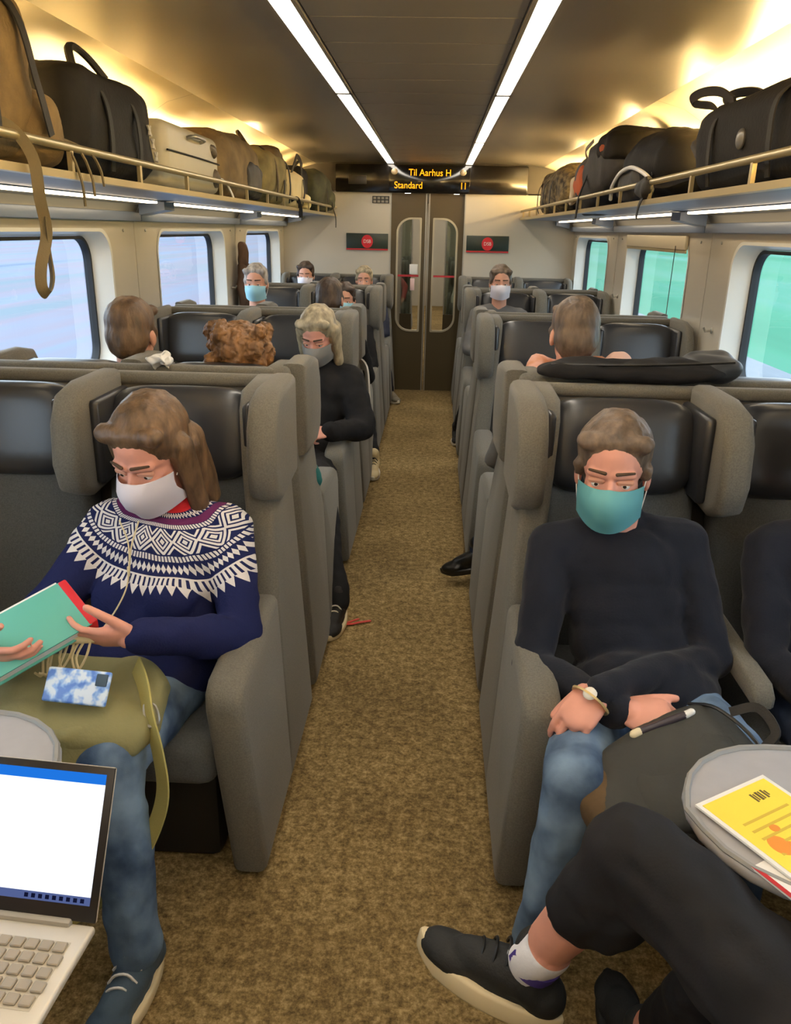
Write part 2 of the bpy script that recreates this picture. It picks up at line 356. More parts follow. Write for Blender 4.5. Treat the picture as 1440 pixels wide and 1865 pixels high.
for cx, sd in ((-.612, 'left'), (.607, 'right')):
    sn = empty('sign', (cx, YE-.008, 1.522)); MB().add(bx(-.213, .213, -.006, .008, -.078, .078, .003)).build('board', M_green, sn)
    MB().add(bx(-.213, .213, -.0075, -.004, -.083, -.068)).build('stripe', M_red, sn, smooth=False)
    MB().add(sweep([(0, -.006, 0), (0, -.0095, 0)], circ(.058, 24, .064))).build('emblem', mat('emblem_red', (200, 30, 44), .4), sn)
    text('lettering', 'DSB', .046, M_white, sn, (0, -.0105, 0), sx=.95)
    tag(sn, 'dark sign with round red emblem on the %s end wall panel' % sd, 'sign', 'emblem signs')
pl = empty('info_plate', (-.478, YE-.004, 1.921)); MB().add(bx(-.085, .085, -.004, .003, -.034, .034)).build('plate', M_black, pl, smooth=False)
for r_ in range(2):
    for c_ in range(4): MB().add(bx(-.075+c_*.04, -.047+c_*.04, -.0055, -.004, -.028+r_*.032, -.006+r_*.032)).build('pictogram', mat('pictogram_grey', (120, 116, 104), .5), pl, smooth=False)
tag(pl, 'small black plate with two rows of pictograms beside the door', 'sign')
# ---- sliding doors
def leaf(x0, x1, sgn, num):
    d = struct(empty('door_%d' % num, (0, YE+.02, 0)))
    w0, w1 = (x0+.055, x1-.05) if sgn < 0 else (x0+.05, x1-.055); z0, z1 = .63, 1.76
    def outline(a0, a1, b0, b1, r):
        pts = []
        for (cx, cy, a, rr) in ((a1, b1, 0, r if sgn > 0 else .012), (a0, b1, 90, r if sgn < 0 else .012), (a0, b0, 180, r if sgn < 0 else .012), (a1, b0, 270, r if sgn > 0 else .012)):
            ox = cx-rr if cx == a1 else cx+rr; oy = cy-rr if cy == b1 else cy+rr
            for i in range(9): an = math.radians(a+90*i/8); pts.append((ox+rr*math.cos(an), oy+rr*math.sin(an)))
        return pts
    ho = outline(w0, w1, z0, z1, .15); v, f = fill_hole([(x0, .012), (x1, .012), (x1, DZ), (x0, DZ)], ho); n = len(ho)
    mb = MB(); mb.add(([(p[0], 0, p[1]) for p in v], f)); mb.add(([(p[0], .035, p[1]) for p in v], f))
    mb.add(([(p[0], 0, p[1]) for p in ho]+[(p[0], .035, p[1]) for p in ho], [(i, (i+1) % n, n+(i+1) % n, n+i) for i in range(n)]))
    o4 = [(x0, .012), (x1, .012), (x1, DZ), (x0, DZ)]; mb.add(([(a, 0, b) for a, b in o4]+[(a, .035, b) for a, b in o4], [(i, (i+1) % 4, 4+(i+1) % 4, 4+i) for i in range(4)]))
    mb.build('leaf', M_door, d, smooth=False)
    hi = outline(w0+.018, w1-.018, z0+.018, z1-.018, .135)
    rg = MB(); V = [(p[0], -.008, p[1]) for p in ho]+[(p[0], -.008, p[1]) for p in hi]+[(p[0], .02, p[1]) for p in hi]+[(p[0], .0, p[1]) for p in ho]
    rg.add((V, [(k*n+i, k*n+(i+1) % n, ((k+1) % 4)*n+(i+1) % n, ((k+1) % 4)*n+i) for k in range(4) for i in range(n)])).build('window_frame', mat('window_ring', (178, 170, 148), .35, metal=.3), d, angle=50)
    MB().add(([(p[0], .012, p[1]) for p in ho], [tuple(range(n))])).build('pane', M_dglass, d, smooth=False)
    MB().add(bx(w0+.02, w1-.02, .008, .011, 1.185, 1.205)).build('safety_stripe', mat('stripe_red', (170, 40, 50), .5), d, smooth=False)
    e = x1 if sgn < 0 else x0
    MB().add(bx(e-.016, e-.004, -.006, .037, .012, DZ) if sgn < 0 else bx(e+.004, e+.016, -.006, .037, .012, DZ)).build('edge_strip', M_steel, d, smooth=False)
    if sgn < 0:
        MB().add(bx(w0+.14, w1-.03, .007, .0105, 1.21, 1.31, .004)).build('sticker', M_white, d); MB().add(bx(w0+.15, w1-.06, .007, .0105, 1.05, 1.17, .004)).build('sticker', mat('sticker_pink', (226, 196, 196), .5), d)
leaf(DX0, -.012, -1, 1); leaf(.0, DX1, 1, 2)
# ---- vestibule and next coach behind the doors
vf = struct(MB().add(bx(-1.5, 1.5, YE+.02, 19, -.06, -.002)).build('floor_next_coach', M_carpet, smooth=False))
struct(MB().add(bx(-1.5, 1.5, YE+.07, 19, 2.2, 2.26)).build('ceiling_next_coach', M_ceilmid, smooth=False))
for sg in (-1, 1):
    struct(MB().add(bx(sg*1.2, sg*1.26, YE+.07, 10.6, 0, 2.2)).build('wall_vestibule', M_door, smooth=False))
    struct(MB().add(bx(sg*1.45, sg*1.5, 10.66, 19, 0, 2.2)).build('wall_next_coach', M_wall, smooth=False))
    struct(MB().add(bx(sg*.36, sg*1.5, 10.6, 10.66, 0, 2.2)).build('wall_partition', M_wall, smooth=False))
    dl = struct(empty('door_%d' % (4 if sg > 0 else 3), (sg*.28, 10.57, 0))); MB().add(bx(-.075, .075, -.015, .015, 0, .62)).build('lower_panel', M_door, dl, smooth=False); MB().add(bx(-.075, .075, -.015, .015, 1.78, 2.0)).build('upper_panel', M_door, dl, smooth=False); MB().add(bx(-.075, -.06, -.015, .015, .62, 1.78)).build('stile', M_steel, dl, smooth=False); MB().add(bx(.06, .075, -.015, .015, .62, 1.78)).build('stile', M_steel, dl, smooth=False); MB().add(bx(-.06, .06, -.004, .0, .62, 1.78)).build('pane', mat_glass('partition_glass', (.55, .6, .55), .8, .1), dl, smooth=False)
    sn = empty('partition_sign', (sg*.50, 10.59, 1.62)); MB().add(bx(-.1, .1, -.006, .006, -.07, .07)).build('board', M_black, sn, smooth=False); MB().add(bx(-.1, .1, -.008, -.005, -.075, -.058)).build('stripe', M_red, sn, smooth=False)
    tag(sn, 'small dark sign on the %s partition seen through the door glass' % ('left' if sg < 0 else 'right'), 'sign', 'signs behind the doors')
    t = empty('added_vestibule_light', (sg*.3, 9.0, 2.19)); MB().add(bx(-.04, .04, 0, 1.2, -.01, .008, .003)).build('diffuser', M_strip, t); MB().add(bx(-.06, .06, -.02, 1.22, .0, .012)).build('frame', M_ceilmid, t, smooth=False)  # strip added to light the vestibule, no daylight gets in there
    tag(t, 'added light strip in the %s vestibule ceiling behind the doors' % ('left' if sg < 0 else 'right'), 'ceiling light', 'added lights behind the doors')
    t = empty('added_coach_light', (sg*.385, 10.9, 2.19)); MB().add(bx(-.04, .04, 0, 7.5, -.01, .008, .003)).build('diffuser', M_strip, t); MB().add(bx(-.06, .06, -.02, 7.52, .0, .012)).build('frame', M_ceilmid, t, smooth=False)  # strip added so the windowless next coach is lit
    tag(t, 'long %s added light strip in the next coach beyond the doors' % ('left' if sg < 0 else 'right'), 'ceiling light', 'added lights behind the doors')
struct(MB().add(bx(-1.5, 1.5, 18.9, 19, 0, 2.2)).build('wall_next_coach_end', M_wall, smooth=False))
struct(MB().add(bx(-XW-.1, XW+.1, -2.33, -2.25, 0, 2.33)).build('wall_rear', M_wall, smooth=False))
# ---- land outside
def land(name, cols, sc, stretch, x0, x1, z0, z1):
    m = bpy.data.materials.new(name); m.use_nodes = True; nt = m.node_tree; N = nt.nodes; Lk = nt.links; b = N['Principled BSDF']; b.inputs['Roughness'].default_value = 1.0; b.inputs['Specular IOR Level'].default_value = 0
    tc = N.new('ShaderNodeTexCoord'); mp = N.new('ShaderNodeMapping'); mp.inputs['Scale'].default_value = stretch; Lk.new(tc.outputs['Object'], mp.inputs[0])
    n = N.new('ShaderNodeTexNoise'); n.inputs['Scale'].default_value = sc; n.inputs['Detail'].default_value = 3; Lk.new(mp.outputs[0], n.inputs['Vector'])
    r = N.new('ShaderNodeValToRGB'); r.color_ramp.elements[0].position = .3; r.color_ramp.elements[0].color = rgb(*cols[0]); r.color_ramp.elements[1].position = .7; r.color_ramp.elements[1].color = rgb(*cols[-1])
    for i, c in enumerate(cols[1:-1]): e = r.color_ramp.elements.new(.3+.4*(i+1)/(len(cols)-1)); e.color = rgb(*c)
    Lk.new(n.outputs['Fac'], r.inputs[0]); Lk.new(r.outputs[0], b.inputs['Base Color'])
    V = [(x0, -150, z0), (x1, -150, z1), (x1, 250, z1), (x0, 250, z0)]
    return MB().add((V, [(0, 1, 2, 3)])).build(name, m, smooth=False)
struct(land('ground_gravel_verge', [(110, 116, 122), (124, 130, 136)], 1.5, (1, .2, 1), 1.7, 8.3, -1.3, -1.3))
struct(land('ground_green_field', [(66, 112, 92), (74, 124, 102), (88, 128, 116)], .2, (1, .08, 1), 8.3, 160, -1.3, 3.0))
struct(land('ground_grey_trackside', [(92, 104, 120), (110, 120, 136), (120, 114, 124)], 1.1, (1, .05, 1), -7, -1.7, -1.3, -1.3))
struct(land('ground_pale_field', [(100, 110, 126), (114, 122, 136), (122, 116, 126), (108, 118, 126)], .45, (1, .06, 1), -160, -7, 3.0, -1.3))
# ------------------------------------------------------------------ seats
M_fab = mat('seat_fabric_grey', (104, 101, 93), .92, spec=.15, bump=(420, .25, .002), var=(240, .16), sheen=.15)
M_fab2 = mat('seat_cushion_fabric', (86, 88, 88), .92, spec=.15, bump=(420, .25, .002), var=(240, .16), sheen=.1)
M_leather = mat('headrest_leather', (46, 47, 50), .3, spec=.55, bump=(60, .08, .003))
M_shell = mat('seat_shell', (104, 98, 86), .5)
M_base = mat('seat_base_dark', (30, 29, 28), .6)
SEAT_Y = .0
def seat_proto(sg):
    """double seat facing -y, rear plane y=0; sg=+1 for right of the aisle (aisle side at local -x)"""
    r = empty('double_seat')
    def X(a): return sg*a
    # aisle side: armrest panel and the full-height column behind it, leaning away from the aisle towards the top
    def lean(vf): v, f = vf; return [(p[0]+sg*.078*min(1, max(0, (p[2]-.3)/.9)), p[1], p[2]) for p in v], f
    pf = [(-.86, .02), (-.94, .56), (-.925, .605), (-.88, .625), (-.50, .645), (-.45, .64), (-.45, .02)]
    MB().add(lean(prism(pf, 'x', X(-.575), X(-.480), .024, 3))).build('side_panel', M_fab, r, angle=50)
    co = [(-.47, .02), (-.47, .60), (-.415, .72), (-.36, 1.0), (-.31, 1.15), (-.25, 1.2), (-.05, 1.208), (-.03, 1.19), (-.03, .02)]
    MB().add(lean(prism(co, 'x', X(-.575), X(-.490), .020, 3))).build('side_column', M_fab, r, angle=50)
    MB().add(bx(X(-.545+.06), X(.555), -.06, -.006, .10, 1.175, .012)).build('back_shell', M_shell, r)
    MB().add(bx(X(-.45), X(.55), -.075, -.025, 1.165, 1.205, .016, 3)).build('top_rail', M_fab, r)
    MB().add(bx(X(-.44), X(.52), -.80, -.06, .0, .30, .03)).build('base', M_base, r)
    RX = Matrix.Rotation(math.radians(-11), 4, 'X')
    for cx in (-.225, .30):
        MB().add(box((X(cx), -.61, .385), (.49, .60, .15), .05, 4)).build('seat_cushion', M_fab2, r, angle=60)
        MB().add(box((X(cx), -.235, .67), (.47, .13, .56), .05, 4, RX)).build('backrest', M_fab2, r, angle=60)
        MB().add(ell((X(cx), -.185, 1.045), (.212, .085, .142), RX.to_3x3(), 40, 20, .45, .38)).build('headrest', M_leather, r, angle=80)
    # wings beside the headrests
    wing = [(-.07, .90), (-.34, .885), (-.42, .92), (-.445, 1.0), (-.43, 1.12), (-.38, 1.195), (-.28, 1.215), (-.07, 1.215)]
    for x0, x1 in ((-.548, -.462), (-.0, .085), (.515, .56)):
        w = MB().add(prism(wing, 'x', X(x0), X(x1), .026 if x1-x0 > .06 else .018, 3)).build('headrest_wing', M_fab, r, angle=50)
        for e, d in ((x0, -1), (x1, 1)):
            if (x0 < -.5 and d < 0) or (x0 > .5 and d > 0): continue
            MB().add(box((X(e+d*.012), -.22, 1.045), (.03, .25, .25), .013, 2)).build('wing_pad', M_leather, w, angle=50)
    MB().add(prism([(-.83, .57), (-.83, .60), (-.80, .625), (-.30, .64), (-.30, .575)], 'x', X(.012), X(.068), .012, 2)).build('centre_armrest', M_fab, r, angle=50)
    return r
protoR, protoL = seat_proto(1), seat_proto(-1)
SEATS = [  # (side, rear plane y, faces camera, label)
    (1, 2.52, True, 'grey double seat with black headrests behind the person in the black turtleneck'),
    (-1, 2.52, True, 'grey double seat with black headrests behind the person in the patterned sweater'),
    (1, 2.56, False, 'grey double seat turned away, carrying the person with the colourful scarf'),
    (-1, 2.56, False, 'grey double seat turned away, carrying the person with curly brown hair'),
    (1, 4.64, True, 'empty grey double seat with black headrests below the middle right window'),
    (-1, 4.64, True, 'grey double seat holding the person in the long black coat'),
    (1, 4.68, False, 'empty grey double seat turned away behind the middle right row'),
    (-1, 4.68, False, 'grey double seat turned away behind the black coat passenger'),
    (1, 6.75, True, 'grey double seat on the right holding the passenger in grey further back'),
    (-1, 6.75, True, 'grey double seat holding the grey-haired passenger with light blue mask'),
    (1, 6.79, False, 'empty grey double seat turned to the right end wall'),
    (-1, 6.79, False, 'grey double seat turned to the left end wall, blond passenger in it'),
    (1, 8.50, True, 'last grey double seat against the right end wall panel'),
    (-1, 8.50, True, 'last grey double seat against the left end wall panel'),
]
def place_seat(proto, x, y, faces, label, group):
    o = copy_tree(proto); o.location = (x, y, 0); o.rotation_euler = (0, 0, 0 if faces else math.pi); return tag(o, label, 'seat', group)
for sg, y, faces, lb in SEATS:
    o = place_seat((protoR if sg > 0 else protoL) if faces else (protoL if sg > 0 else protoR), sg*.875, y, faces, lb, 'double seats along the aisle')
    if y > 6.77: o.scale = (1, .86, 1)
# photographer's row: turned away from the camera, without aisle side panels
for sg, lb in ((1, 'grey double seat under the passenger with crossed legs'), (-1, 'grey double seat under the passenger with the laptop')):
    o = place_seat(protoL if sg > 0 else protoR, sg*.785, -.06, False, lb, 'double seats along the aisle')
    for ch in [c for c in bpy.data.objects if c.parent == o and c.name.split('.')[0] in ('side_panel', 'side_column', 'top_rail')]: bpy.data.objects.remove(ch)
    for ch in [c for c in bpy.data.objects if c.parent == o and c.name.split('.')[0] == 'headrest_wing']:
        for g in [c for c in bpy.data.objects if c.parent == ch]: bpy.data.objects.remove(g)
        bpy.data.objects.remove(ch)
# rows in the next coach
for sg, y, lb in ((1, 12.6, 'grey double seat in the next coach, right of its aisle'), (-1, 12.6, 'grey double seat in the next coach, left of its aisle'), (1, 14.7, 'second grey double seat in the next coach, right of its aisle'), (-1, 14.7, 'second grey double seat in the next coach, left of its aisle')):
    place_seat(protoR if sg > 0 else protoL, sg*.86, y, True, lb, 'seats in the next coach')
for p in (protoR, protoL):
    for ch in [c for c in bpy.data.objects if c.parent == p]:
        for g in [c for c in bpy.data.objects if c.parent == ch]: bpy.data.objects.remove(g)
        bpy.data.objects.remove(ch)
    bpy.data.objects.remove(p)
# ------------------------------------------------------------------ fold-out tables
M_table = mat('table_grey_laminate', (160, 160, 164), .4, var=(30, .03)); M_tedge = mat('table_edge_grey', (138, 138, 136), .5)
for sg, lb in ((-1, 'grey table with rounded end behind the laptop'), (1, 'grey table with rounded end under the yellow magazine')):
    t = empty('table', (sg*1.0, 1.12, 0)); pts = []
    for i in range(13): a = math.radians(90+180*i/12); pts.append((-.26+.195*math.cos(a), .19*math.sin(a)))
    pts = [(.455, .19)]+pts+[(.455, -.19)]
    if sg < 0: pts = [(-a, b) for a, b in pts][::-1]
    MB().add(prism(pts, 'z', .705, .73, .009, 3)).build('table_top', M_table, t, angle=50)
    q = [Vector((a*.985 if abs(a) < .45 else a, b*.97, .731)) for a, b in pts]
    MB().add(sweep(q, circ(.006, 6), closed=True)).build('table_edge', M_tedge, t)
    MB().add(prism([(sg*.455, .70), (sg*.05, .70), (sg*.08, .675), (sg*.455, .40)], 'y', -.02, .02)).build('bracket', M_steel, t, smooth=False)
    tag(t, lb, 'table', 'fold-out tables')
# ------------------------------------------------------------------ figures
def V3(*a): return Vector(a) if len(a) > 1 else Vector(a[0])
def basis(fwd, up=(0, 0, 1)):
    y = Vector(fwd).normalized(); x = y.cross(Vector(up)); x.normalize(); z = x.cross(y); return Matrix((x, y, z)).transposed()
class Fig:
    def __init__(s): s.p = []
    def cap(s, a, b, ra, rb, m): s.p.append(('c', Vector(a), Vector(b), ra, rb, m)); return s
    def ell(s, c, r, R, m): s.p.append(('e', Vector(c), Vector(r), R if R is not None else Matrix.Identity(3), 0, m)); return s
    def surf(s, voxel, smooth=4, fac=.5):
        mb = MB()
        for q in s.p: mb.add(capsule(q[1], q[2], q[3], q[4]) if q[0] == 'c' else ell(q[1], q[2], q[3], 20, 12))
        me = bpy.data.meshes.new('tmp'); me.from_pydata(mb.v, [], mb.f); me.update()
        o = bpy.data.objects.new('tmp', me); COL.objects.link(o)
        r = o.modifiers.new('r', 'REMESH'); r.mode = 'VOXEL'; r.voxel_size = voxel
        if smooth: sm = o.modifiers.new('s', 'SMOOTH'); sm.iterations = smooth; sm.factor = fac
        bpy.context.view_layer.update(); ev = o.evaluated_get(bpy.context.evaluated_depsgraph_get()); m2 = bpy.data.meshes.new_from_object(ev)
        nv = len(m2.vertices); V = np.empty(nv*3, np.float32); m2.vertices.foreach_get('co', V); V = V.reshape(-1, 3)
        F = [tuple(p.vertices) for p in m2.polygons]
        bpy.data.objects.remove(o); bpy.data.meshes.remove(me); bpy.data.meshes.remove(m2)
        C = np.array([V[list(f)].mean(0) for f in F]); best = np.full(len(C), 1e9); mi = np.zeros(len(C), int)
        for q in s.p:
            if q[0] == 'c':
                a = np.array(q[1]); d = np.array(q[2])-a; L2 = max(d@d, 1e-12); t = np.clip(((C-a)@d)/L2, 0, 1)
                ds = np.linalg.norm(C-(a+t[:, None]*d), axis=1)-(q[3]+(q[4]-q[3])*t)
            else:
                loc = (C-np.array(q[1]))@np.array(q[3]); ds = (np.linalg.norm(loc/np.array(q[2]), axis=1)-1)*min(q[2])
            k = ds < best; best[k] = ds[k]; mi[k] = q[5]
        ed = {}                                    # straighten the lines where two materials meet
        for fi, f in enumerate(F):
            for a, b in zip(f, f[1:]+f[:1]): ed.setdefault((a, b) if a < b else (b, a), []).append(mi[fi])
        nb = {}
        for (a, b), ms in ed.items():
            if len(ms) == 2 and ms[0] != ms[1]: nb.setdefault(a, []).append(b); nb.setdefault(b, []).append(a)
        for _ in range(6):
            W_ = {a: .4*V[a]+.6*np.mean([V[b] for b in bs], axis=0) for a, bs in nb.items()}
            for a, p in W_.items(): V[a] = p
        return V, F, mi
class Skin:
    """joins several surfaces into one mesh"""
    def __init__(s): s.V = []; s.F = []; s.M = []
    def add(s, surf, wrinkle=None):
        V, F, M = surf; o = sum(len(v) for v in s.V)
        if wrinkle:
            amp, sc, mats = wrinkle; ok = np.zeros(len(V), bool)
            for f, m in zip(F, M):
                if m in mats: ok[list(f)] = True
            V = V.copy()
            for i in np.nonzero(ok)[0]:
                p = Vector(V[i]); V[i] += np.array(noise.noise_vector(p*sc)*amp)+np.array(noise.noise_vector(p*sc*2.7)*amp*.45)
        s.V.append(V); s.F += [tuple(i+o for i in f) for f in F]; s.M += list(M)
    def mesh(s, name, mats):
        V = np.concatenate(s.V); me = bpy.data.meshes.new(name); me.from_pydata(V.tolist(), [], s.F)
        for m in mats: me.materials.append(m)
        me.polygons.foreach_set('material_index', [int(x) for x in s.M]); me.polygons.foreach_set('use_smooth', [True]*len(s.F)); me.update(); return me, V
def hand(f, w, d, n, ts, curl=(.3, .5, .4), m=2, sc=1.0, spread=.0, thumb=None, tl=1.0):
    """w wrist, d direction of palm, n dorsal normal, ts = +1/-1 side of the thumb (along d x n)"""
    w = Vector(w); d = Vector(d).normalized(); n = Vector(n); n = (n-d*n.dot(d)).normalized(); s = d.cross(n)*ts
    R = Matrix((s, d, n)).transposed()
    f.cap(w-d*.006*sc, w+d*.025*sc, .025*sc, .027*sc, m)
    f.ell(w+d*.052*sc, (.041*sc, .056*sc, .0165*sc), R, m)
    f.ell(w+d*.045*sc+s*.022*sc-n*.008*sc, (.02*sc, .034*sc, .016*sc), R, m)
    for i, (L, r) in enumerate(((.076, .0088), (.084, .0090), (.078, .0086), (.062, .0076))):
        b = w+d*(.088-.004*abs(i-1))*sc+s*((.030-.0205*i)*sc); an = 0.0; p = b-d*.015*sc; lat = s*(spread*(1.5-i)*.12)
        f.cap(p, b, .0105*sc, .0098*sc, m); p = b
        for k, (c, fr) in enumerate(zip(curl, (.46, .30, .24))):
            an += c*(1+.06*i); q = p+((d+lat).normalized()*math.cos(an)-n*math.sin(an))*(L*fr*sc); f.cap(p, q, r*sc*(1-.08*k), r*sc*(1-.08*(k+1)), m); p = q
    t0 = w+d*.022*sc+s*.026*sc-n*.004*sc; td = (thumb if thumb is not None else d*.72+s*.62-n*.25)
    td = Vector(td).normalized(); t1 = t0+td*.045*sc; t2 = t1+(td+d*.35-n*.1).normalized()*.034*sc*tl; t3 = t2+(td+d*.5-n*.25).normalized()*.026*sc*tl
    f.cap(t0, t1, .0145*sc, .0115*sc, m); f.cap(t1, t2, .0112*sc, .0102*sc, m); f.cap(t2, t3, .0102*sc, .0085*sc, m)
SKIN = mat('skin_light', (206, 150, 124), .5, spec=.35, var=(14, .06)); SKIN_P = mat('skin_pink', (214, 152, 132), .5, spec=.35, var=(14, .07))
M_eye = mat('eye_white', (232, 228, 222), .2); M_iris = mat('iris_dark', (50, 40, 34), .15); M_lip = mat('lips', (170, 96, 88), .45); M_brow = mat('brow_brown', (70, 52, 36), .8)
M_maskb = mat('surgical_mask_pale_blue', (142, 190, 204), .7, bump=(300, .1, .001)); M_maskt = mat('surgical_mask_teal', (92, 158, 164), .7, bump=(300, .1, .001)); M_maskw = mat('mask_pale_lilac', (206, 200, 208), .7, bump=(300, .1, .001))
def head_prims(f, c, R, neck, ms=2, sc=1.0, ml=2):
    """c = centre between the ears at eye height; R columns right, face, up"""
    def P(x, y, z): return c+R@(Vector((x, y, z))*sc)
    f.ell(P(0, -.012, .038), (.074*sc, .094*sc, .083*sc), R, ms)
    f.ell(P(0, .022, -.035), (.061*sc, .066*sc, .080*sc), R, ms)
    f.ell(P(0, .050, -.088), (.034*sc, .034*sc, .030*sc), R, ms)
    f.cap(P(-.042, -.01, -.075), P(-.018, .06, -.098), .018*sc, .014*sc, ms); f.cap(P(.042, -.01, -.075), P(.018, .06, -.098), .018*sc, .014*sc, ms)
    f.cap(P(0, .082, .004), P(0, .102, -.034), .0085*sc, .0125*sc, ms)
    for k in (-1, 1):
        f.ell(P(k*.011, .093, -.038), (.009*sc, .009*sc, .0075*sc), R, ms)
        f.cap(P(k*.012, .079, .022), P(k*.045, .066, .021), .0105*sc, .010*sc, ms)
        f.ell(P(k*.037, .062, -.03), (.022*sc, .02*sc, .02*sc), R, ms)
        f.ell(P(k*.077, -.012, -.012), (.0095*sc, .021*sc, .032*sc), R, ms)
    f.cap(P(-.017, .087, -.064), P(.017, .087, -.064), .0075*sc, .0075*sc, ml)
    f.cap(P(0, -.022, -.06), Vector(neck), .056*sc, .058*sc, ms)
def face_parts(root, c, R, sc=1.0, closed=False, brow=None):
    def P(x, y, z): return c+R@(Vector((x, y, z))*sc)
    for k in (-1, 1):
        e = MB().add(ell(P(k*.031, .0655, -.001), (.0122*sc,)*3, R, 14, 10), 0); e.add(ell(P(k*.031, .0726, -.002), (.0062*sc, .0058*sc, .0062*sc), R, 12, 8), 1)
        e.build('eye', [M_eye, M_iris], root)
        MB().add(capsule(P(k*.019, .0735, .0062), P(k*.043, .0690, .0052), .0085*sc, .0075*sc, 8)).build('eyelid', SKIN, root)
        MB().add(capsule(P(k*.013, .089, .029), P(k*.048, .074, .030), .0042*sc, .0030*sc, 8)).build('eyebrow', brow or M_brow, root)
def face_mask(root, c, R, m, sc=1.0):
    def P(x, y, z): return c+R@(Vector((x, y, z))*sc)
    rows = [(.100, .012, -.014), (.117, .034, -.032), (.1195, .046, -.05), (.112, .05, -.07), (.100, .046, -.09), (.084, .036, -.114)]
    nu = 15; V = []; F = []
    for lay in (0, 1):
        for j, (yf, dip, z) in enumerate(rows):
            for i in range(nu):
                t = -1+2*i/(nu-1); x = t*.072; y = yf-(abs(t)**2.2)*(.088 if j else .075)+.006*lay*0; z2 = z+(.012*(1-abs(t))*(1 if j == 0 else 0))+(abs(t)**2)*(.012 if j > 2 else 0)
                V.append(P(x*(1+.015*lay), y+.004+.0025*lay+(.003 if j % 2 else 0), z2))
    n = len(rows)*nu
    for j in range(len(rows)-1):
        for i in range(nu-1):
            a = j*nu+i; F.append((n+a, n+a+1, n+a+nu+1, n+a+nu)); F.append((a, a+nu, a+nu+1, a+1))
    b = [j*nu for j in range(len(rows))]; loop = [i for i in range(nu)]+[j*nu+nu-1 for j in range(1, len(rows))]+[(len(rows)-1)*nu+i for i in range(nu-2, -1, -1)]+[j*nu for j in range(len(rows)-2, 0, -1)]
    for i in range(len(loop)): a, q = loop[i], loop[(i+1) % len(loop)]; F.append((a, q, n+q, n+a))
    mk = MB().add((V, F)).build('face_mask', m, root, angle=60)
    for k in (-1, 1):
        MB().add(tube([P(k*.071, .022, -.03), P(k*.079, -.01, .004), P(k*.083, -.035, -.01), P(k*.079, -.012, -.045), P(k*.071, .012, -.085)], .0014*sc, 5, sm=4)).build('ear_loop', M_white, mk)
def hair(root, c, R, blobs, m, voxel=.007, amp=.006, scl=28, name='hair', sc=1.0, strand=0):
    f = Fig()
    for b in blobs:
        if b[0] == 'e': f.ell(c+R@(Vector(b[1])*sc), tuple(x*sc for x in b[2]), R, 0)
        else: f.cap(c+R@(Vector(b[1])*sc), c+R@(Vector(b[2])*sc), b[3]*sc, b[4]*sc, 0)
    V, F, M = f.surf(voxel, 3); V = V.copy(); Ri = R.transposed()
    for i in range(len(V)):
        p = Vector(V[i]); q = Ri@(p-c); q = Vector((q.x*scl, q.y*scl, q.z*scl*(.3 if strand else 1)))
        V[i] += np.array(noise.noise_vector(q)*amp)+np.array(noise.noise_vector(q*2.3)*amp*.5)
    s = Skin(); s.V = [V]; s.F = F; s.M = list(M); me, _ = s.mesh(name, [m]); return put(name, me, root)
def hair_mat(name, col):
    return mat(name, col, .5, spec=.5, var=(38, .45), bump=(90, .5, .006), stretch=(1, 1, .35))
CAPSHORT = [('e', (0, -.025, .052), (.084, .098, .088)), ('e', (0, -.06, .0), (.078, .065, .085)), ('c', (-.06, .045, .085), (.06, .045, .085), .022, .022), ('c', (-.076, .01, .02), (-.074, .0, -.005), .014, .01), ('c', (.076, .01, .02), (.074, .0, -.005), .014, .01)]
CAPLONG = CAPSHORT+[('c', (-.078, -.01, .03), (-.082, -.005, -.13), .028, .024), ('c', (.078, -.01, .03), (.082, -.005, -.13), .028, .024), ('c', (-.05, -.07, 0), (-.055, -.075, -.16), .045, .035), ('c', (.05, -.07, 0), (.055, -.075, -.16), .045, .035), ('c', (0, -.085, 0), (0, -.085, -.16), .045, .035)]
def shoe(root, ank, toe, up, m, msole, mlace=None, sc=1.0, name='shoe', thick=.026):
    """ank ankle point, toe = direction of the foot, up = instep direction"""
    ank = Vector(ank); d = Vector(toe).normalized(); u = Vector(up); u = (u-d*u.dot(d)).normalized(); s = d.cross(u); R = Matrix((s, d, u)).transposed()
    def P(x, y, z): return ank+R@(Vector((x, y, z))*sc)
    f = Fig(); f.cap(P(0, -.005, .03), P(0, -.015, -.035), .043*sc, .042*sc, 0); f.ell(P(0, -.035, -.045), (.038*sc, .045*sc, .045*sc), R, 0)
    f.cap(P(0, .0, -.03), P(0, .11, -.055), .045*sc, .036*sc, 0); f.ell(P(0, .13, -.066), (.046*sc, .07*sc, .030*sc), R, 0); f.ell(P(.002, .06, -.068), (.041*sc, .10*sc, .03*sc), R, 0)
    V, F, M = f.surf(.006*sc, 4); sk = Skin(); sk.add((V, F, M), (.0025, 22, (0,))); me, _ = sk.mesh(name, [m]); o = put(name, me, root)
    ol = []
    for i in range(28):
        a = 2*math.pi*i/28; y = .06+.145*math.sin(a); wd = .050-.010*max(0, -math.sin(a))-.004*max(0, math.sin(a)**3); ol.append((wd*math.cos(a)*(1-.25*abs(math.sin(a))**6), y))
    v, fa = prism(ol, 'z', -.092-thick*.4, -.092+thick*.75, .006, 2); v = [(a, b, cc+(.014 if b > .15 else 0)*((b-.15)/.05)) for a, b, cc in v]
    MB().add(([P(*q) for q in v], fa)).build('sole', msole, o, angle=50)
    if mlace:
        lb = MB()
        for k in range(4): y = .035+.022*k; z = .013-.014*k; lb.add(tube([P(-.03, y, z-.02), P(-.012, y+.004, z+.004), P(.012, y+.012, z+.003), P(.03, y+.016, z-.022)], .0032*sc, 5, sm=3))
        lb.build('laces', mlace, o)
    return o
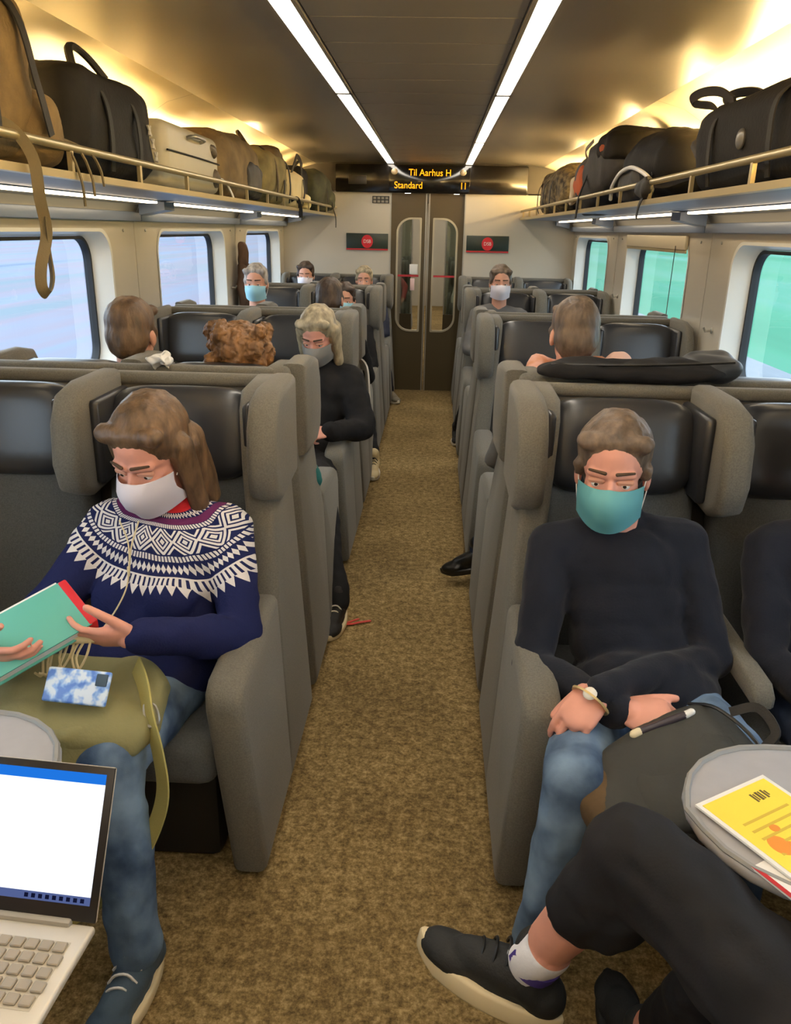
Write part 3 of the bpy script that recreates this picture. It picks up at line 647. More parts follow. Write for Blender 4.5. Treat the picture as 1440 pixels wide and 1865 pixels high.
def figure(name, label, J, mats, group=None, voxel=.012, k=1.0, look=(0, -1, 0), headup=(0, 0, 1), hands=None, hairspec=None, mask=None, wrinkle=(.012, 9), extra=None, hs=1.0, headvox=.006, face=True, shoes=None, legs=True, skin=None, mapf=None, cuffs=True, wid=1.0, brow=None, sleeve=1.0):
    """mats: [top, bottom, skin, shoe..]; J joints"""
    root = empty(name, (J['pel'][0], J['pel'][1], 0))
    J = {a: Vector(b) for a, b in J.items()}; pel, nk = J['pel'], J['nk']
    upv = (nk-pel).normalized(); sh = (J['shL']-J['shR']); side = sh.normalized(); fw = side.cross(upv).normalized()   # L is +side
    RT = Matrix((side, fw, upv)).transposed(); f = Fig()
    f.ell(pel, (.165*k*wid, .125*k, .115*k), RT, 0)
    for t, r in ((.30, (.148, .115, .13)), (.52, (.152, .115, .13)), (.74, (.165, .112, .12))): f.ell(pel.lerp(nk, t), (r[0]*k*wid, r[1]*k, r[2]*k), RT, 0)
    for s_ in ('L', 'R'):
        f.cap(nk-upv*.02, J['sh'+s_], .058*k, .062*k, 0); f.cap(pel.lerp(nk, .72), J['sh'+s_]-upv*.03, .09*k, .062*k, 0)
        f.cap(J['sh'+s_], J['el'+s_], .060*k*sleeve, .050*k*sleeve, 0); f.cap(J['el'+s_], J['wr'+s_], .050*k*sleeve, .037*k*sleeve, 0)
        if legs:
            hip = pel+side*(.085*k*(1 if s_ == 'L' else -1))-upv*.02
            f.cap(hip, J['kn'+s_], .092*k, .066*k, 1); f.cap(J['kn'+s_], J['an'+s_], .066*k, .047*k, 1)
    if extra: extra(f, J, RT)
    sk = Skin(); sk.add(f.surf(voxel, 5), (wrinkle[0], wrinkle[1], (0, 1, 3)))
    if hands:
        for s_, h in hands.items():
            g = Fig(); hand(g, J['wr'+s_], m=2, **h); sk.add(g.surf(.004, 3))
    hc = J.get('hd')
    if hc is not None:
        R = basis(look, headup); g = Fig(); head_prims(g, hc, R, nk-upv*.03, 2, hs); sk.add(g.surf(headvox, 3))
    me, V = sk.mesh(name+'_body', mats)
    if mapf: mapf(me, V, J, RT)
    inv = Matrix.Translation(-root.location)
    made = [put('body', me, root)]
    if hc is not None:
        if face: face_parts(root, hc, R, hs, brow=brow)
        if hairspec: hair(root, hc, R, hairspec[0], hairspec[1], **hairspec[2])
        if mask: face_mask(root, hc, R, mask, hs)
    for s_ in (shoes or {}): shoe(root, J['an'+s_], **shoes[s_])
    for ch in [c for c in bpy.data.objects if c.parent == root]: ch.data.transform(inv)
    for ch in [c for c in bpy.data.objects if c.parent == root]:
        for g in [c for c in bpy.data.objects if c.parent == ch]: g.data.transform(inv)
    tag(root, label, 'person', group); return root
# ------------------------------------------------------------------ people
M_navy = mat('knit_navy', (32, 38, 78), .9, spec=.15, sheen=.0, bump=(160, .5, .003), var=(60, .12))
M_blackknit = mat('knit_black', (25, 28, 38), .88, spec=.2, sheen=.08, bump=(150, .35, .002), var=(8, .12))
M_blackcoat = mat('cloth_black', (29, 28, 29), .85, spec=.2, bump=(60, .3, .003), var=(6, .15))
M_jeans = mat('denim_blue', (58, 82, 118), .85, spec=.2, bump=(300, .3, .001), var=(7, .45, (120, 144, 170)))
M_jeansd = mat('denim_dark', (38, 48, 68), .85, spec=.2, bump=(300, .3, .001), var=(7, .3))
M_trouser = mat('trousers_black', (33, 33, 36), .82, spec=.2, bump=(220, .3, .0015), var=(5, .12))
M_grey = mat('cloth_grey', (96, 94, 92), .9, bump=(90, .3, .002), var=(9, .15)); M_teal = mat('cloth_teal', (30, 112, 112), .9, bump=(90, .3, .002)); M_redc = mat('cloth_red', (186, 24, 34), .85, bump=(90, .3, .002))
M_wht = mat('cloth_white', (218, 214, 206), .85, bump=(90, .3, .002)); M_sock = mat('sock_white', (226, 226, 232), .9, bump=(200, .4, .001)); M_purple = mat('sock_purple', (74, 58, 142), .9)
H_brown = hair_mat('hair_brown', (92, 70, 48)); H_curl = hair_mat('hair_chestnut', (124, 88, 52)); H_dark = hair_mat('hair_dark_brown', (62, 46, 34)); H_grey = hair_mat('hair_grey', (150, 142, 134)); H_blond = hair_mat('hair_pale_blond', (158, 144, 116)); H_mid = hair_mat('hair_ash_brown', (98, 82, 68))
M_solec = mat('sole_cream', (222, 206, 168), .7); M_solew = mat('sole_white', (220, 214, 200), .7); M_shoeb = mat('shoe_black_knit', (30, 32, 34), .75, bump=(200, .4, .002)); M_shoel = mat('shoe_black_leather', (24, 23, 22), .3); M_shoen = mat('shoe_blue_grey', (64, 82, 98), .8, bump=(160, .3, .002)); M_beige = mat('shoe_beige', (206, 190, 150), .7); M_greysh = mat('shoe_grey', (120, 112, 96), .7); M_lacer = mat('lace_red', (204, 70, 60), .7)
# Nordic sweater: bands around the neck driven by two point attributes (distance from the neck, angle)
def sweater_mat():
    m = bpy.data.materials.new('nordic_sweater_knit'); m.use_nodes = True; nt = m.node_tree; N = nt.nodes; Lk = nt.links; b = N['Principled BSDF']; b.inputs['Roughness'].default_value = .92; b.inputs['Specular IOR Level'].default_value = .12
    def att(n): a = N.new('ShaderNodeAttribute'); a.attribute_name = n; return a.outputs['Fac']
    def op(o, a, c=None, d=None):
        x = N.new('ShaderNodeMath'); x.operation = o
        for i, q in enumerate((a, c, d)):
            if q is None: continue
            if isinstance(q, (int, float)): x.inputs[i].default_value = q
            else: Lk.new(q, x.inputs[i])
        return x.outputs[0]
    v, u = att('yoke_v'), att('yoke_u')
    def band(a, c): return op('MULTIPLY', op('GREATER_THAN', v, a), op('LESS_THAN', v, c))
    def tri(n, ph=0.0):   # 0..1 triangle wave around the neck
        return op('PINGPONG', op('ADD', op('MULTIPLY', u, float(n)), ph), 1.0)
    def loc(a, c): return op('DIVIDE', op('SUBTRACT', v, a), c-a)
    def mx(*q):
        r = q[0]
        for z in q[1:]: r = op('MAXIMUM', r, z)
        return r
    def AND(a, c): return op('MULTIPLY', a, c)
    # neck dots
    def dots(a, c, n):
        l = op('ABSOLUTE', op('SUBTRACT', loc(a, c), .5)); t = op('ABSOLUTE', op('SUBTRACT', tri(n), .5))
        return AND(band(a, c), op('LESS_THAN', op('ADD', l, op('MULTIPLY', t, .9)), .40))
    def rings(a, c, n):
        l = op('ABSOLUTE', op('SUBTRACT', loc(a, c), .5)); t = op('ABSOLUTE', op('SUBTRACT', tri(n), .5)); s = op('ADD', l, t)
        return AND(band(a, c), AND(op('LESS_THAN', s, .48), op('GREATER_THAN', s, .16)))
    def diamonds(a, c, n):
        l = op('MULTIPLY', op('ABSOLUTE', op('SUBTRACT', loc(a, c), .5)), 2.0); t = op('MULTIPLY', op('ABSOLUTE', op('SUBTRACT', tri(n), .5)), 2.0)
        s = op('ADD', l, t); w = op('ABSOLUTE', op('SUBTRACT', l, t))
        A = AND(op('GREATER_THAN', s, .80), op('LESS_THAN', s, 1.08)); B = AND(op('GREATER_THAN', s, .42), op('LESS_THAN', s, .64)); Cc = op('LESS_THAN', s, .24); D = AND(op('GREATER_THAN', s, 1.28), op('LESS_THAN', s, 1.5))
        return AND(band(a, c), mx(A, B, Cc, D))
    def stitches(a, c, n): return AND(band(a, c), op('GREATER_THAN', tri(n), .36))
    zig = AND(band(.232, .290), op('LESS_THAN', loc(.232, .290), op('ADD', .42, op('MULTIPLY', tri(60), .42))))
    zin = op('SUBTRACT', 1.0, AND(band(.236, .258), op('LESS_THAN', tri(110), .42)))
    white = mx(rings(.086, .106, 40), stitches(.124, .134, 130), diamonds(.137, .186, 8), stitches(.189, .199, 130), dots(.203, .225, 48), rings(.203, .225, 48), AND(zig, zin))
    pur = mx(band(.079, .086), band(.106, .123))
    mix1 = N.new('ShaderNodeMix'); mix1.data_type = 'RGBA'; mix1.inputs[6].default_value = rgb(30, 36, 76); mix1.inputs[7].default_value = rgb(92, 40, 82); Lk.new(pur, mix1.inputs[0])
    mix2 = N.new('ShaderNodeMix'); mix2.data_type = 'RGBA'; mix2.inputs[7].default_value = rgb(214, 208, 204); Lk.new(white, mix2.inputs[0]); Lk.new(mix1.outputs[2], mix2.inputs[6]); Lk.new(mix2.outputs[2], b.inputs['Base Color'])
    tc = N.new('ShaderNodeTexCoord'); n2 = N.new('ShaderNodeTexNoise'); n2.inputs['Scale'].default_value = 170; Lk.new(tc.outputs['Object'], n2.inputs['Vector'])
    bp = N.new('ShaderNodeBump'); bp.inputs['Strength'].default_value = .5; bp.inputs['Distance'].default_value = .003; Lk.new(n2.outputs['Fac'], bp.inputs['Height']); Lk.new(bp.outputs[0], b.inputs['Normal'])
    return m
def yoke_map(me, V, J, RT):
    c = np.array(J['nk']+RT@Vector((0, .0, .045))); D = (V-c)@np.array(RT)
    v = np.linalg.norm(D*np.array([.86, 1.0, 1.0]), axis=1)*.93; u = np.arctan2(D[:, 0], -D[:, 2])/math.pi
    for n, a in (('yoke_v', v), ('yoke_u', u)): at = me.attributes.new(n, 'FLOAT', 'POINT'); at.data.foreach_set('value', a.astype(np.float32))
M_nordic = sweater_mat()
def p1_extra(f, J, RT):
    f.ell(J['pel']+RT@Vector((0, .07, .01)), (.21, .165, .11), RT, 0); nk = J['nk']; f.ell(nk+RT@Vector((0, .0, .03)), (.098, .090, .055), RT, 3)
    f.ell(J['pel'].lerp(nk, .45)+RT@Vector((-.07, .085, 0)), (.075, .06, .075), RT, 0); f.ell(J['pel'].lerp(nk, .45)+RT@Vector((.07, .085, 0)), (.075, .06, .075), RT, 0)
P1 = figure('person', 'person in a navy sweater with white Nordic yoke pattern, reading a teal book', dict(pel=(-.66, 1.88, .50), nk=(-.615, 2.03, .905), hd=(-.63, 1.965, 1.075), shL=(-.455, 2.015, .862), shR=(-.775, 2.035, .858), elL=(-.385, 1.84, .625), wrL=(-.553, 1.585, .755), elR=(-.93, 1.78, .63), wrR=(-.885, 1.475, .765), knL=(-.585, 1.42, .535), anL=(-.522, 1.325, .105), knR=(-.84, 1.43, .55), anR=(-.82, 1.32, .105)),
    [M_nordic, M_jeans, SKIN_P, M_redc], voxel=.008, k=1.14, hs=1.13, look=(-.28, -1, -.42), wid=1.05,
    hands={'L': dict(d=(-.97, -.22, .06), n=(.15, -.72, -.6), ts=1, curl=(.15, .45, .35), sc=1.02), 'R': dict(d=(.96, -.2, -.02), n=(-.1, -.75, -.55), ts=-1, curl=(.2, .45, .4), sc=1.02)},
    hairspec=(CAPLONG, H_brown, dict(strand=1, amp=.005, voxel=.006, sc=1.16)), mask=M_maskw, wrinkle=(.011, 8), extra=p1_extra, headvox=.005, mapf=yoke_map,
    shoes={'L': dict(toe=(-.22, -1, -.02), up=(0, 0, 1), m=M_shoen, msole=M_solec, mlace=M_white), 'R': dict(toe=(-.05, -1, -.02), up=(0, 0, 1), m=M_shoen, msole=M_solec, mlace=M_white)})
def p2_extra(f, J, RT):
    f.ell(J['pel']+RT@Vector((0, .08, .01)), (.20, .17, .11), RT, 0); nk = J['nk']; f.cap(nk-RT@Vector((0, 0, .02)), nk+RT@Vector((0, .0, .035)), .078, .068, 0); f.ell(nk+RT@Vector((0, .0, .045)), (.072, .070, .022), RT, 0)
P2 = figure('person', 'person in a black turtleneck with teal face mask and crossed arms', dict(pel=(.66, 1.88, .50), nk=(.598, 2.035, .90), hd=(.562, 1.985, 1.065), shL=(.775, 2.02, .865), shR=(.435, 2.01, .845), elL=(.845, 1.865, .60), wrL=(.498, 1.60, .662), elR=(.372, 1.835, .575), wrR=(.545, 1.585, .615), knL=(.80, 1.46, .55), anL=(.78, 1.36, .105), knR=(.425, 1.44, .53), anR=(.375, 1.40, .105)),
    [M_blackknit, M_jeans, SKIN_P, M_black], voxel=.008, k=1.08, hs=1.12, look=(-.26, -1, -.1),
    hands={'L': dict(d=(-.60, -.50, -.50), n=(-.25, -.55, .75), ts=1, curl=(.55, .5, .35), sc=1.1, spread=.5, thumb=(-.75, -.2, -.62), tl=.6), 'R': dict(d=(.88, -.42, .16), n=(.05, -.50, .85), ts=-1, curl=(1.0, 1.3, .8), sc=1.1, thumb=(.95, .0, .25), tl=.7, spread=.4)},
    hairspec=(CAPSHORT, H_mid, dict(strand=1, amp=.005, voxel=.006, sc=1.13)), mask=M_maskt, wrinkle=(.010, 8), extra=p2_extra, headvox=.005,
    shoes={'L': dict(toe=(0, -1, 0), up=(0, 0, 1), m=M_shoeb, msole=M_solew), 'R': dict(toe=(-.1, -1, 0), up=(0, 0, 1), m=M_shoeb, msole=M_solew)})
P3 = figure('person', 'person in black sleeves at the right window seat, cut off by the frame', dict(pel=(1.16, 1.90, .50), nk=(1.17, 2.04, .92), hd=(1.18, 2.0, 1.09), shL=(1.34, 2.02, .87), shR=(1.0, 2.02, .86), elL=(1.36, 1.86, .62), wrL=(1.24, 1.62, .62), elR=(.975, 1.85, .615), wrR=(1.06, 1.60, .61), knL=(1.28, 1.44, .55), anL=(1.28, 1.36, .105), knR=(1.04, 1.44, .55), anR=(1.04, 1.36, .105)),
    [M_blackknit, M_jeansd, SKIN_P, M_black], voxel=.012, hands={'R': dict(d=(.2, -.9, -.4), n=(-.3, -.2, .9), ts=-1), 'L': dict(d=(-.3, -.9, -.3), n=(.2, -.2, .9), ts=1)}, hairspec=(CAPSHORT, H_dark, dict(strand=1)), headvox=.007,
    shoes={'L': dict(toe=(0, -1, 0), up=(0, 0, 1), m=M_shoeb, msole=M_solew), 'R': dict(toe=(0, -1, 0), up=(0, 0, 1), m=M_shoeb, msole=M_solew)})
# crossed legs in the right foreground (back to the camera side, turned away)
def p4_extra(f, J, RT):
    hr = J['pel']+Vector((.07, .0, -.0)); hl = J['pel']+Vector((-.10, .03, -.03)); kR, aR, kL, aL = J['knR'], J['anR'], J['knL'], J['anL']
    f.cap(hr, kR, .105, .080, 1); f.ell(kR, (.082, .085, .075), None, 1); c = kR.lerp(aR, .46)
    f.cap(kR, c, .078, .064, 1); f.cap(c, aR.lerp(c, .30), .053, .043, 2); f.cap(aR.lerp(c, .28), aR, .0455, .044, 3)
    f.cap(kR.lerp(aR, .25)+Vector((.03, -.03, 0)), kR.lerp(aR, .45)+Vector((.03, -.03, 0)), .055, .05, 1)
    f.cap(hl, kL, .100, .076, 1); f.cap(kL, kL.lerp(aL, .70), .074, .058, 1); f.cap(kL.lerp(aL, .70), aL, .046, .042, 2)
P4 = figure('person', 'person in black trousers with crossed legs in the right foreground', dict(pel=(.78, .56, .52), nk=(.80, .40, 1.0), hd=(.80, .42, 1.19), shL=(.62, .42, .95), shR=(.98, .42, .95), elL=(.58, .50, .68), wrL=(.70, .66, .66), elR=(1.02, .50, .68), wrR=(.92, .68, .66), knL=(.63, 1.00, .50), anL=(.565, 1.19, .105), knR=(.452, 1.06, .685), anR=(.318, 1.16, .325)),
    [M_blackcoat, M_trouser, SKIN_P, M_sock], voxel=.008, legs=False, extra=p4_extra, look=(-.1, 1, -.1), hands={'L': dict(d=(.6, .7, -.2), n=(.1, .2, .9), ts=1), 'R': dict(d=(-.6, .7, -.2), n=(-.1, .2, .9), ts=-1)}, hairspec=(CAPSHORT, H_dark, dict(strand=1)), wrinkle=(.014, 8), headvox=.007,
    shoes={'R': dict(toe=(-.86, .40, .16), up=(.32, .05, .95), m=M_shoeb, msole=M_solec, mlace=M_black, sc=1.08, thick=.034), 'L': dict(toe=(-.1, 1, 0), up=(0, 0, 1), m=M_shoeb, msole=M_shoeb, sc=1.08)})
# purple patch on the sock
_ax = (Vector((.318, 1.16, .325))-Vector((.452, 1.06, .685))).normalized(); _e1 = Vector((-.15, -.95, -.1)); _e1 = (_e1-_ax*_e1.dot(_ax)).normalized(); _e2 = _ax.cross(_e1)
_o = MB().add(sweep([Vector((.318, 1.16, .325))+_ax*-.024+(_e1*math.cos(a)+_e2*math.sin(a))*.048 for a in [-1.3+2.6*i/16 for i in range(17)]], [(-.003, -.013), (.003, -.013), (.003, .013), (-.003, .013)], up=_ax)).build('sock_patch', M_purple, P4); _o.data.transform(Matrix.Translation(-P4.location))
P5 = figure('person', 'person with the laptop on their lap, mostly outside the frame', dict(pel=(-.66, .42, .50), nk=(-.66, .28, 1.0), hd=(-.66, .30, 1.19), shL=(-.84, .30, .95), shR=(-.48, .30, .95), elL=(-.88, .42, .70), wrL=(-.72, .58, .70), elR=(-.46, .42, .70), wrR=(-.56, .56, .70), knL=(-.76, .92, .555), anL=(-.76, 1.0, .105), knR=(-.60, .90, .555), anR=(-.64, .98, .105)),
    [M_grey, M_jeansd, SKIN_P, M_black], voxel=.014, look=(0, 1, -.3), hands={'L': dict(d=(.2, .95, -.15), n=(0, .1, .95), ts=1), 'R': dict(d=(-.1, .95, -.15), n=(0, .1, .95), ts=-1)}, hairspec=(CAPSHORT, H_dark, dict(strand=1)), headvox=.008,
    shoes={'L': dict(toe=(0, 1, 0), up=(0, 0, 1), m=M_shoeb, msole=M_solew), 'R': dict(toe=(0, 1, 0), up=(0, 0, 1), m=M_shoeb, msole=M_solew)})
# generic seated passengers further back
def sitter(label, x, y, hz, facing, top, bottom, hairs, hm, mask=None, look=None, lean=0.0, group='passengers further back', foot=None, shoem=None, hs=1.0, voxel=.018, hd=None, **kw):
    """facing -1 looks to the camera, +1 away; y = head position"""
    s = -facing; F = facing; nkz = hz-.185*hs; X = lambda a: x+s*a      # L is +x when facing the camera
    by = y-F*(.14-lean)
    J = dict(pel=(x, by+F*.04, .50), nk=(x, y-F*.03, nkz), hd=hd or (x, y, hz), shL=(X(.165), y-F*.03, nkz-.05), shR=(X(-.165), y-F*.03, nkz-.05), elL=(X(.23), y+F*.10, nkz-.30), wrL=(X(.10), y+F*.30, nkz-.33), elR=(X(-.23), y+F*.10, nkz-.30), wrR=(X(-.10), y+F*.30, nkz-.33),
             knL=(X(.10), by+F*.50, .54), anL=(X(.11), by+F*.56, .105), knR=(X(-.10), by+F*.50, .54), anR=(X(-.11), by+F*.56, .105))
    for a in list(kw):
        if a in J: J[a] = kw.pop(a)
    sm = shoem or M_shoeb; t = (0, F, 0); sd = {'L': dict(toe=t, up=(0, 0, 1), m=sm, msole=M_solew), 'R': dict(toe=t, up=(0, 0, 1), m=sm, msole=M_solew)}
    if foot: sd[foot[0]].update(foot[1])
    return figure('person', label, J, [top, bottom, SKIN, kw.pop('m3', M_black)], group, voxel, look=look or (0, F, -.05), hairspec=(hairs, hm, kw.pop('hk', dict(strand=1, voxel=.009))), mask=mask, headvox=.009, hs=hs, shoes=sd,
                  hands={'L': dict(d=(-s*.4, F*.8, -.3), n=(0, 0, 1), ts=1), 'R': dict(d=(s*.4, F*.8, -.3), n=(0, 0, 1), ts=-1)}, **kw)
random.seed(3)
CURL = [('e', (0, -.02, .05), (.10, .11, .09))]+[('e', (random.uniform(-.11, .11), random.uniform(-.10, .03), random.uniform(-.07, .12)), (random.uniform(.018, .034),)*3) for _ in range(110)]
sitter('person with thick curly chestnut hair showing over the left front seat', -.60, 2.88, 1.185, 1, M_teal, M_teal, CURL, H_curl, hk=dict(amp=.007, scl=75, voxel=.0055))
sitter('brown-haired person in the left window seat turned away from the camera', -.985, 2.86, 1.265, 1, M_grey, M_jeansd, CAPSHORT, H_brown)
P14 = sitter('brown-haired person with a colourful scarf on the right, turned away', .585, 2.88, 1.30, 1, M_grey, M_jeansd, CAPSHORT, H_mid, knL=(.47, 3.42, .56), anL=(.345, 3.60, .185), knR=(.70, 3.40, .54), shoem=M_shoel, foot=('L', dict(toe=(-.95, .05, -.25), up=(.25, 0, .95), m=M_shoel, msole=M_shoel)))
def coat(f, J, RT):
    f.cap(J['pel']+Vector((-.06, -.05, .02)), J['knR']+Vector((.0, .03, -.03)), .115, .095, 0); f.cap(J['pel']+Vector((.06, -.05, .02)), J['knL']+Vector((-.0, .03, -.03)), .115, .095, 0)
    f.cap(J['knL']+Vector((-.02, .02, -.03)), J['knL']+Vector((-.03, .06, -.16)), .09, .07, 0); f.cap(J['nk'], J['nk']+Vector((0, -.02, .04)), .085, .075, 0)
P7 = figure('person', 'person in a long black coat with bowed blond head, left of the aisle', dict(pel=(-.57, 4.05, .50), nk=(-.505, 4.20, .945), hd=(-.50, 4.13, 1.115), shL=(-.34, 4.18, .895), shR=(-.675, 4.20, .90), elL=(-.255, 4.02, .665), wrL=(-.40, 3.80, .70), elR=(-.76, 4.0, .66), wrR=(-.62, 3.80, .68), knL=(-.43, 3.52, .53), anL=(-.285, 3.14, .115), knR=(-.66, 3.56, .54), anR=(-.64, 3.5, .105)),
    [M_blackcoat, M_trouser, SKIN_P, M_black], 'passengers further back', .012, k=1.18, hs=1.08, look=(-.2, -1, -.45), hands={'L': dict(d=(-.85, -.45, -.05), n=(0, -.5, .8), ts=1, curl=(.9, 1.1, .6)), 'R': dict(d=(.85, -.4, 0), n=(0, -.5, .8), ts=-1, curl=(.9, 1.1, .6))}, hairspec=(CAPLONG, H_blond, dict(strand=1, voxel=.008, sc=1.12)), mask=mat('mask_grey', (128, 126, 122), .7), extra=coat, headvox=.007, sleeve=1.15,
    shoes={'L': dict(toe=(-.12, -1, -.12), up=(0, -.1, 1), m=mat('sneaker_black', (28, 25, 24), .7, bump=(160, .3, .002)), msole=M_solec, mlace=M_solew), 'R': dict(toe=(0, -1, 0), up=(0, 0, 1), m=M_shoeb, msole=M_solew)})
sitter('grey-haired passenger with a light blue mask near the left middle window', -1.17, 5.78, 1.265, -1, M_grey, M_jeansd, CAPSHORT, H_grey, mask=M_maskb, lean=.22, elR=(-1.33, 5.70, .80))
sitter('dark-haired passenger turned away behind the black coat person', -.55, 5.02, 1.225, 1, M_blackcoat, M_trouser, CAPSHORT, H_dark)
sitter('passenger in grey on the right, further back by the aisle', .585, 6.28, 1.275, -1, M_grey, M_trouser, CAPSHORT, H_mid, anR=(.315, 6.42, .105), knR=(.42, 5.95, .55), mask=M_maskw)
sitter('passenger by the left window in the last row', -1.17, 8.03, 1.20, -1, M_blackcoat, M_jeansd, CAPSHORT, H_dark, mask=M_maskw, voxel=.022, elR=(-1.33, 7.9, .74))
sitter('blond passenger in dark clothes in the last row by the aisle', -.60, 8.05, 1.17, -1, mat('cloth_navy', (30, 34, 52), .85), mat('cloth_navy', (30, 34, 52), .85), CAPSHORT, H_blond, knL=(-.40, 7.75, .55), anL=(-.325, 8.0, .10), shoem=M_greysh, voxel=.022, foot=('L', dict(toe=(.45, -.8, 0), m=M_greysh)))
sitter('passenger in the middle left row with beige trainers', -.60, 6.30, 1.12, -1, M_blackcoat, M_trouser, CAPSHORT, H_dark, knL=(-.42, 5.85, .54), anL=(-.30, 5.42, .115), foot=('L', dict(toe=(.05, -1, -.1), m=M_beige, msole=M_solew, mlace=M_shoeb)), mask=M_maskb)
sitter('passenger in a red top in the next coach seen through the door', -.62, 12.2, 1.2, -1, mat('cloth_dusty_red', (190, 84, 84), .85), M_jeansd, CAPSHORT, H_dark, group='passengers in the next coach', voxel=.025, elL=(-.33, 12.0, .85), wrL=(-.36, 11.8, .7))
sitter('passenger in a white top in the next coach seen through the door', .60, 12.2, 1.15, -1, M_wht, M_trouser, CAPSHORT, H_grey, group='passengers in the next coach', voxel=.025)
# ------------------------------------------------------------------ luggage on the racks
def soft(c, r, rz=0, e1=.5, e2=.45, amp=.012, sc=6, seed=1, nu=64, nv=36, rx=0, ry=0, amp2=.010, sc2=17):
    R = (Matrix.Rotation(rz, 3, 'Z') @ Matrix.Rotation(ry, 3, 'Y') @ Matrix.Rotation(rx, 3, 'X'))
    return jitter(ell(c, r, R, nu, nv, e1, e2), amp, sc, seed, amp2, sc2)
M_bagblack = mat('nylon_black', (22, 20, 17), .7, spec=.2, bump=(70, .35, .004), var=(9, .25)); M_bagblack2 = mat('nylon_charcoal', (40, 37, 33), .65, bump=(70, .35, .004), var=(9, .2)); M_strapb = mat('webbing_black', (26, 24, 22), .7, bump=(260, .4, .002))
M_tan = mat('canvas_tan', (108, 88, 54), .85, bump=(80, .45, .005), var=(9, .35)); M_tand = mat('canvas_brown', (72, 58, 38), .85, bump=(80, .4, .005), var=(9, .3)); M_olive = mat('canvas_olive', (118, 106, 66), .85, bump=(70, .4, .004), var=(10, .3)); M_green = mat('canvas_dark_green', (54, 56, 36), .85, bump=(70, .4, .004), var=(14, .4))
M_case = mat('case_pale_grey', (172, 164, 140), .45, var=(4, .06)); M_strapo = mat('webbing_olive', (96, 84, 58), .75, bump=(260, .4, .002)); M_orange = mat('cloth_orange', (176, 84, 40), .8); M_zip = mat('zip_dark', (16, 15, 14), .4); M_mark = mat('print_pale', (176, 170, 158), .6)
SZ = 1.775
def thing(name, label, cat, loc, group=None): return tag(empty(name, loc), label, cat, group)
LG = 'bags on the luggage racks'
# tan rucksack, left front
t = thing('rucksack', 'tan canvas rucksack at the near end of the left rack', 'backpack', (-1.17, 2.10, SZ), LG)
MB().add(soft((0, -.05, .22), (.20, .36, .22), 0, .55, .5, .03, 5, 3)).build('main_bag', M_tan, t, angle=180)
MB().add(soft((.10, .26, .10), (.12, .14, .10), .2, .7, .6, .02, 7, 5)).build('side_pocket', M_tan, t, angle=180)
MB().add(soft((.02, -.08, .39), (.17, .26, .07), 0, .7, .6, .02, 7, 6)).build('top_flap', M_tand, t, angle=180)
MB().add(strap([(.10, .02, .45), (.21, .08, .36), (.235, .12, .20), (.24, .16, .08)], .03, .004, (1, 0, .3))).build('strap', M_strapb, t)
MB().add(strap([(.08, -.22, .45), (.215, -.18, .33), (.24, -.12, .16), (.235, -.1, .05)], .03, .004, (1, 0, .3))).build('strap', M_strapb, t)
for k in range(3): MB().add(tube([(.16, .22+.06*k, .10), (.235, .25+.07*k, .065), (.26, .27+.07*k, -.02+.02*k), (.262, .275+.075*k, -.09+.03*k)], .004, 5, sm=4)).build('cord', M_strapo, t)
MB().add(strap([(.15, -.12, .07), (.225, -.06, .085), (.265, -.02, .02), (.268, -.01, -.08), (.265, .01, -.16), (.262, -.035, -.24), (.262, -.045, -.29), (.263, -.015, -.31), (.262, .02, -.27), (.262, .015, -.20), (.264, .01, -.12)], .028, .0045, (1, 0, 0))).build('hanging_strap', M_strapo, t)
# black duffel
t = thing('duffel_bag', 'large black duffel bag with pale mark on the left rack', 'bag', (-1.17, 2.90, SZ), LG); t.scale = (1, 1, 0.84)
MB().add(soft((0, 0, .20), (.20, .36, .20), 0, .42, .38, .022, 5, 9)).build('main_bag', M_bagblack, t, angle=180)
MB().add(tube([(.05, -.33, .33), (.05, -.12, .40), (.05, .12, .40), (.05, .34, .30)], .006, 6, sm=6)).build('zip', M_zip, t)
MB().add(tube([(.14, -.22, .36), (.11, -.17, .44), (.10, -.10, .462), (.11, -.02, .44), (.14, .03, .38)], .013, 8, sm=6)).build('handle', M_strapb, t)
MB().add(tube([(.06, .30, .36), (.08, .38, .35), (.10, .41, .27), (.10, .385, .18)], .012, 8, sm=6)).build('end_handle', M_strapb, t)
for y in (-.14, .12): MB().add(strap([(.205, y, .03), (.212, y, .15), (.20, y+.005, .27), (.16, y+.01, .36)], .03, .004, (1, 0, 0))).build('webbing', M_strapb, t)
mk = MB()
for k in range(3):
    a = .265+.028*k; mk.add(tube([(.196, a-.012, .245-.05*k), (.199, a+.012, .205-.05*k)], .005, 6)); mk.add(tube([(.196, a+.012, .245-.05*k), (.199, a-.012, .205-.05*k)], .005, 6))
mk.build('printed_mark', M_mark, t); MB().add(bx(.196, .202, .27, .345, .075, .085, .002)).build('printed_line', M_mark, t)
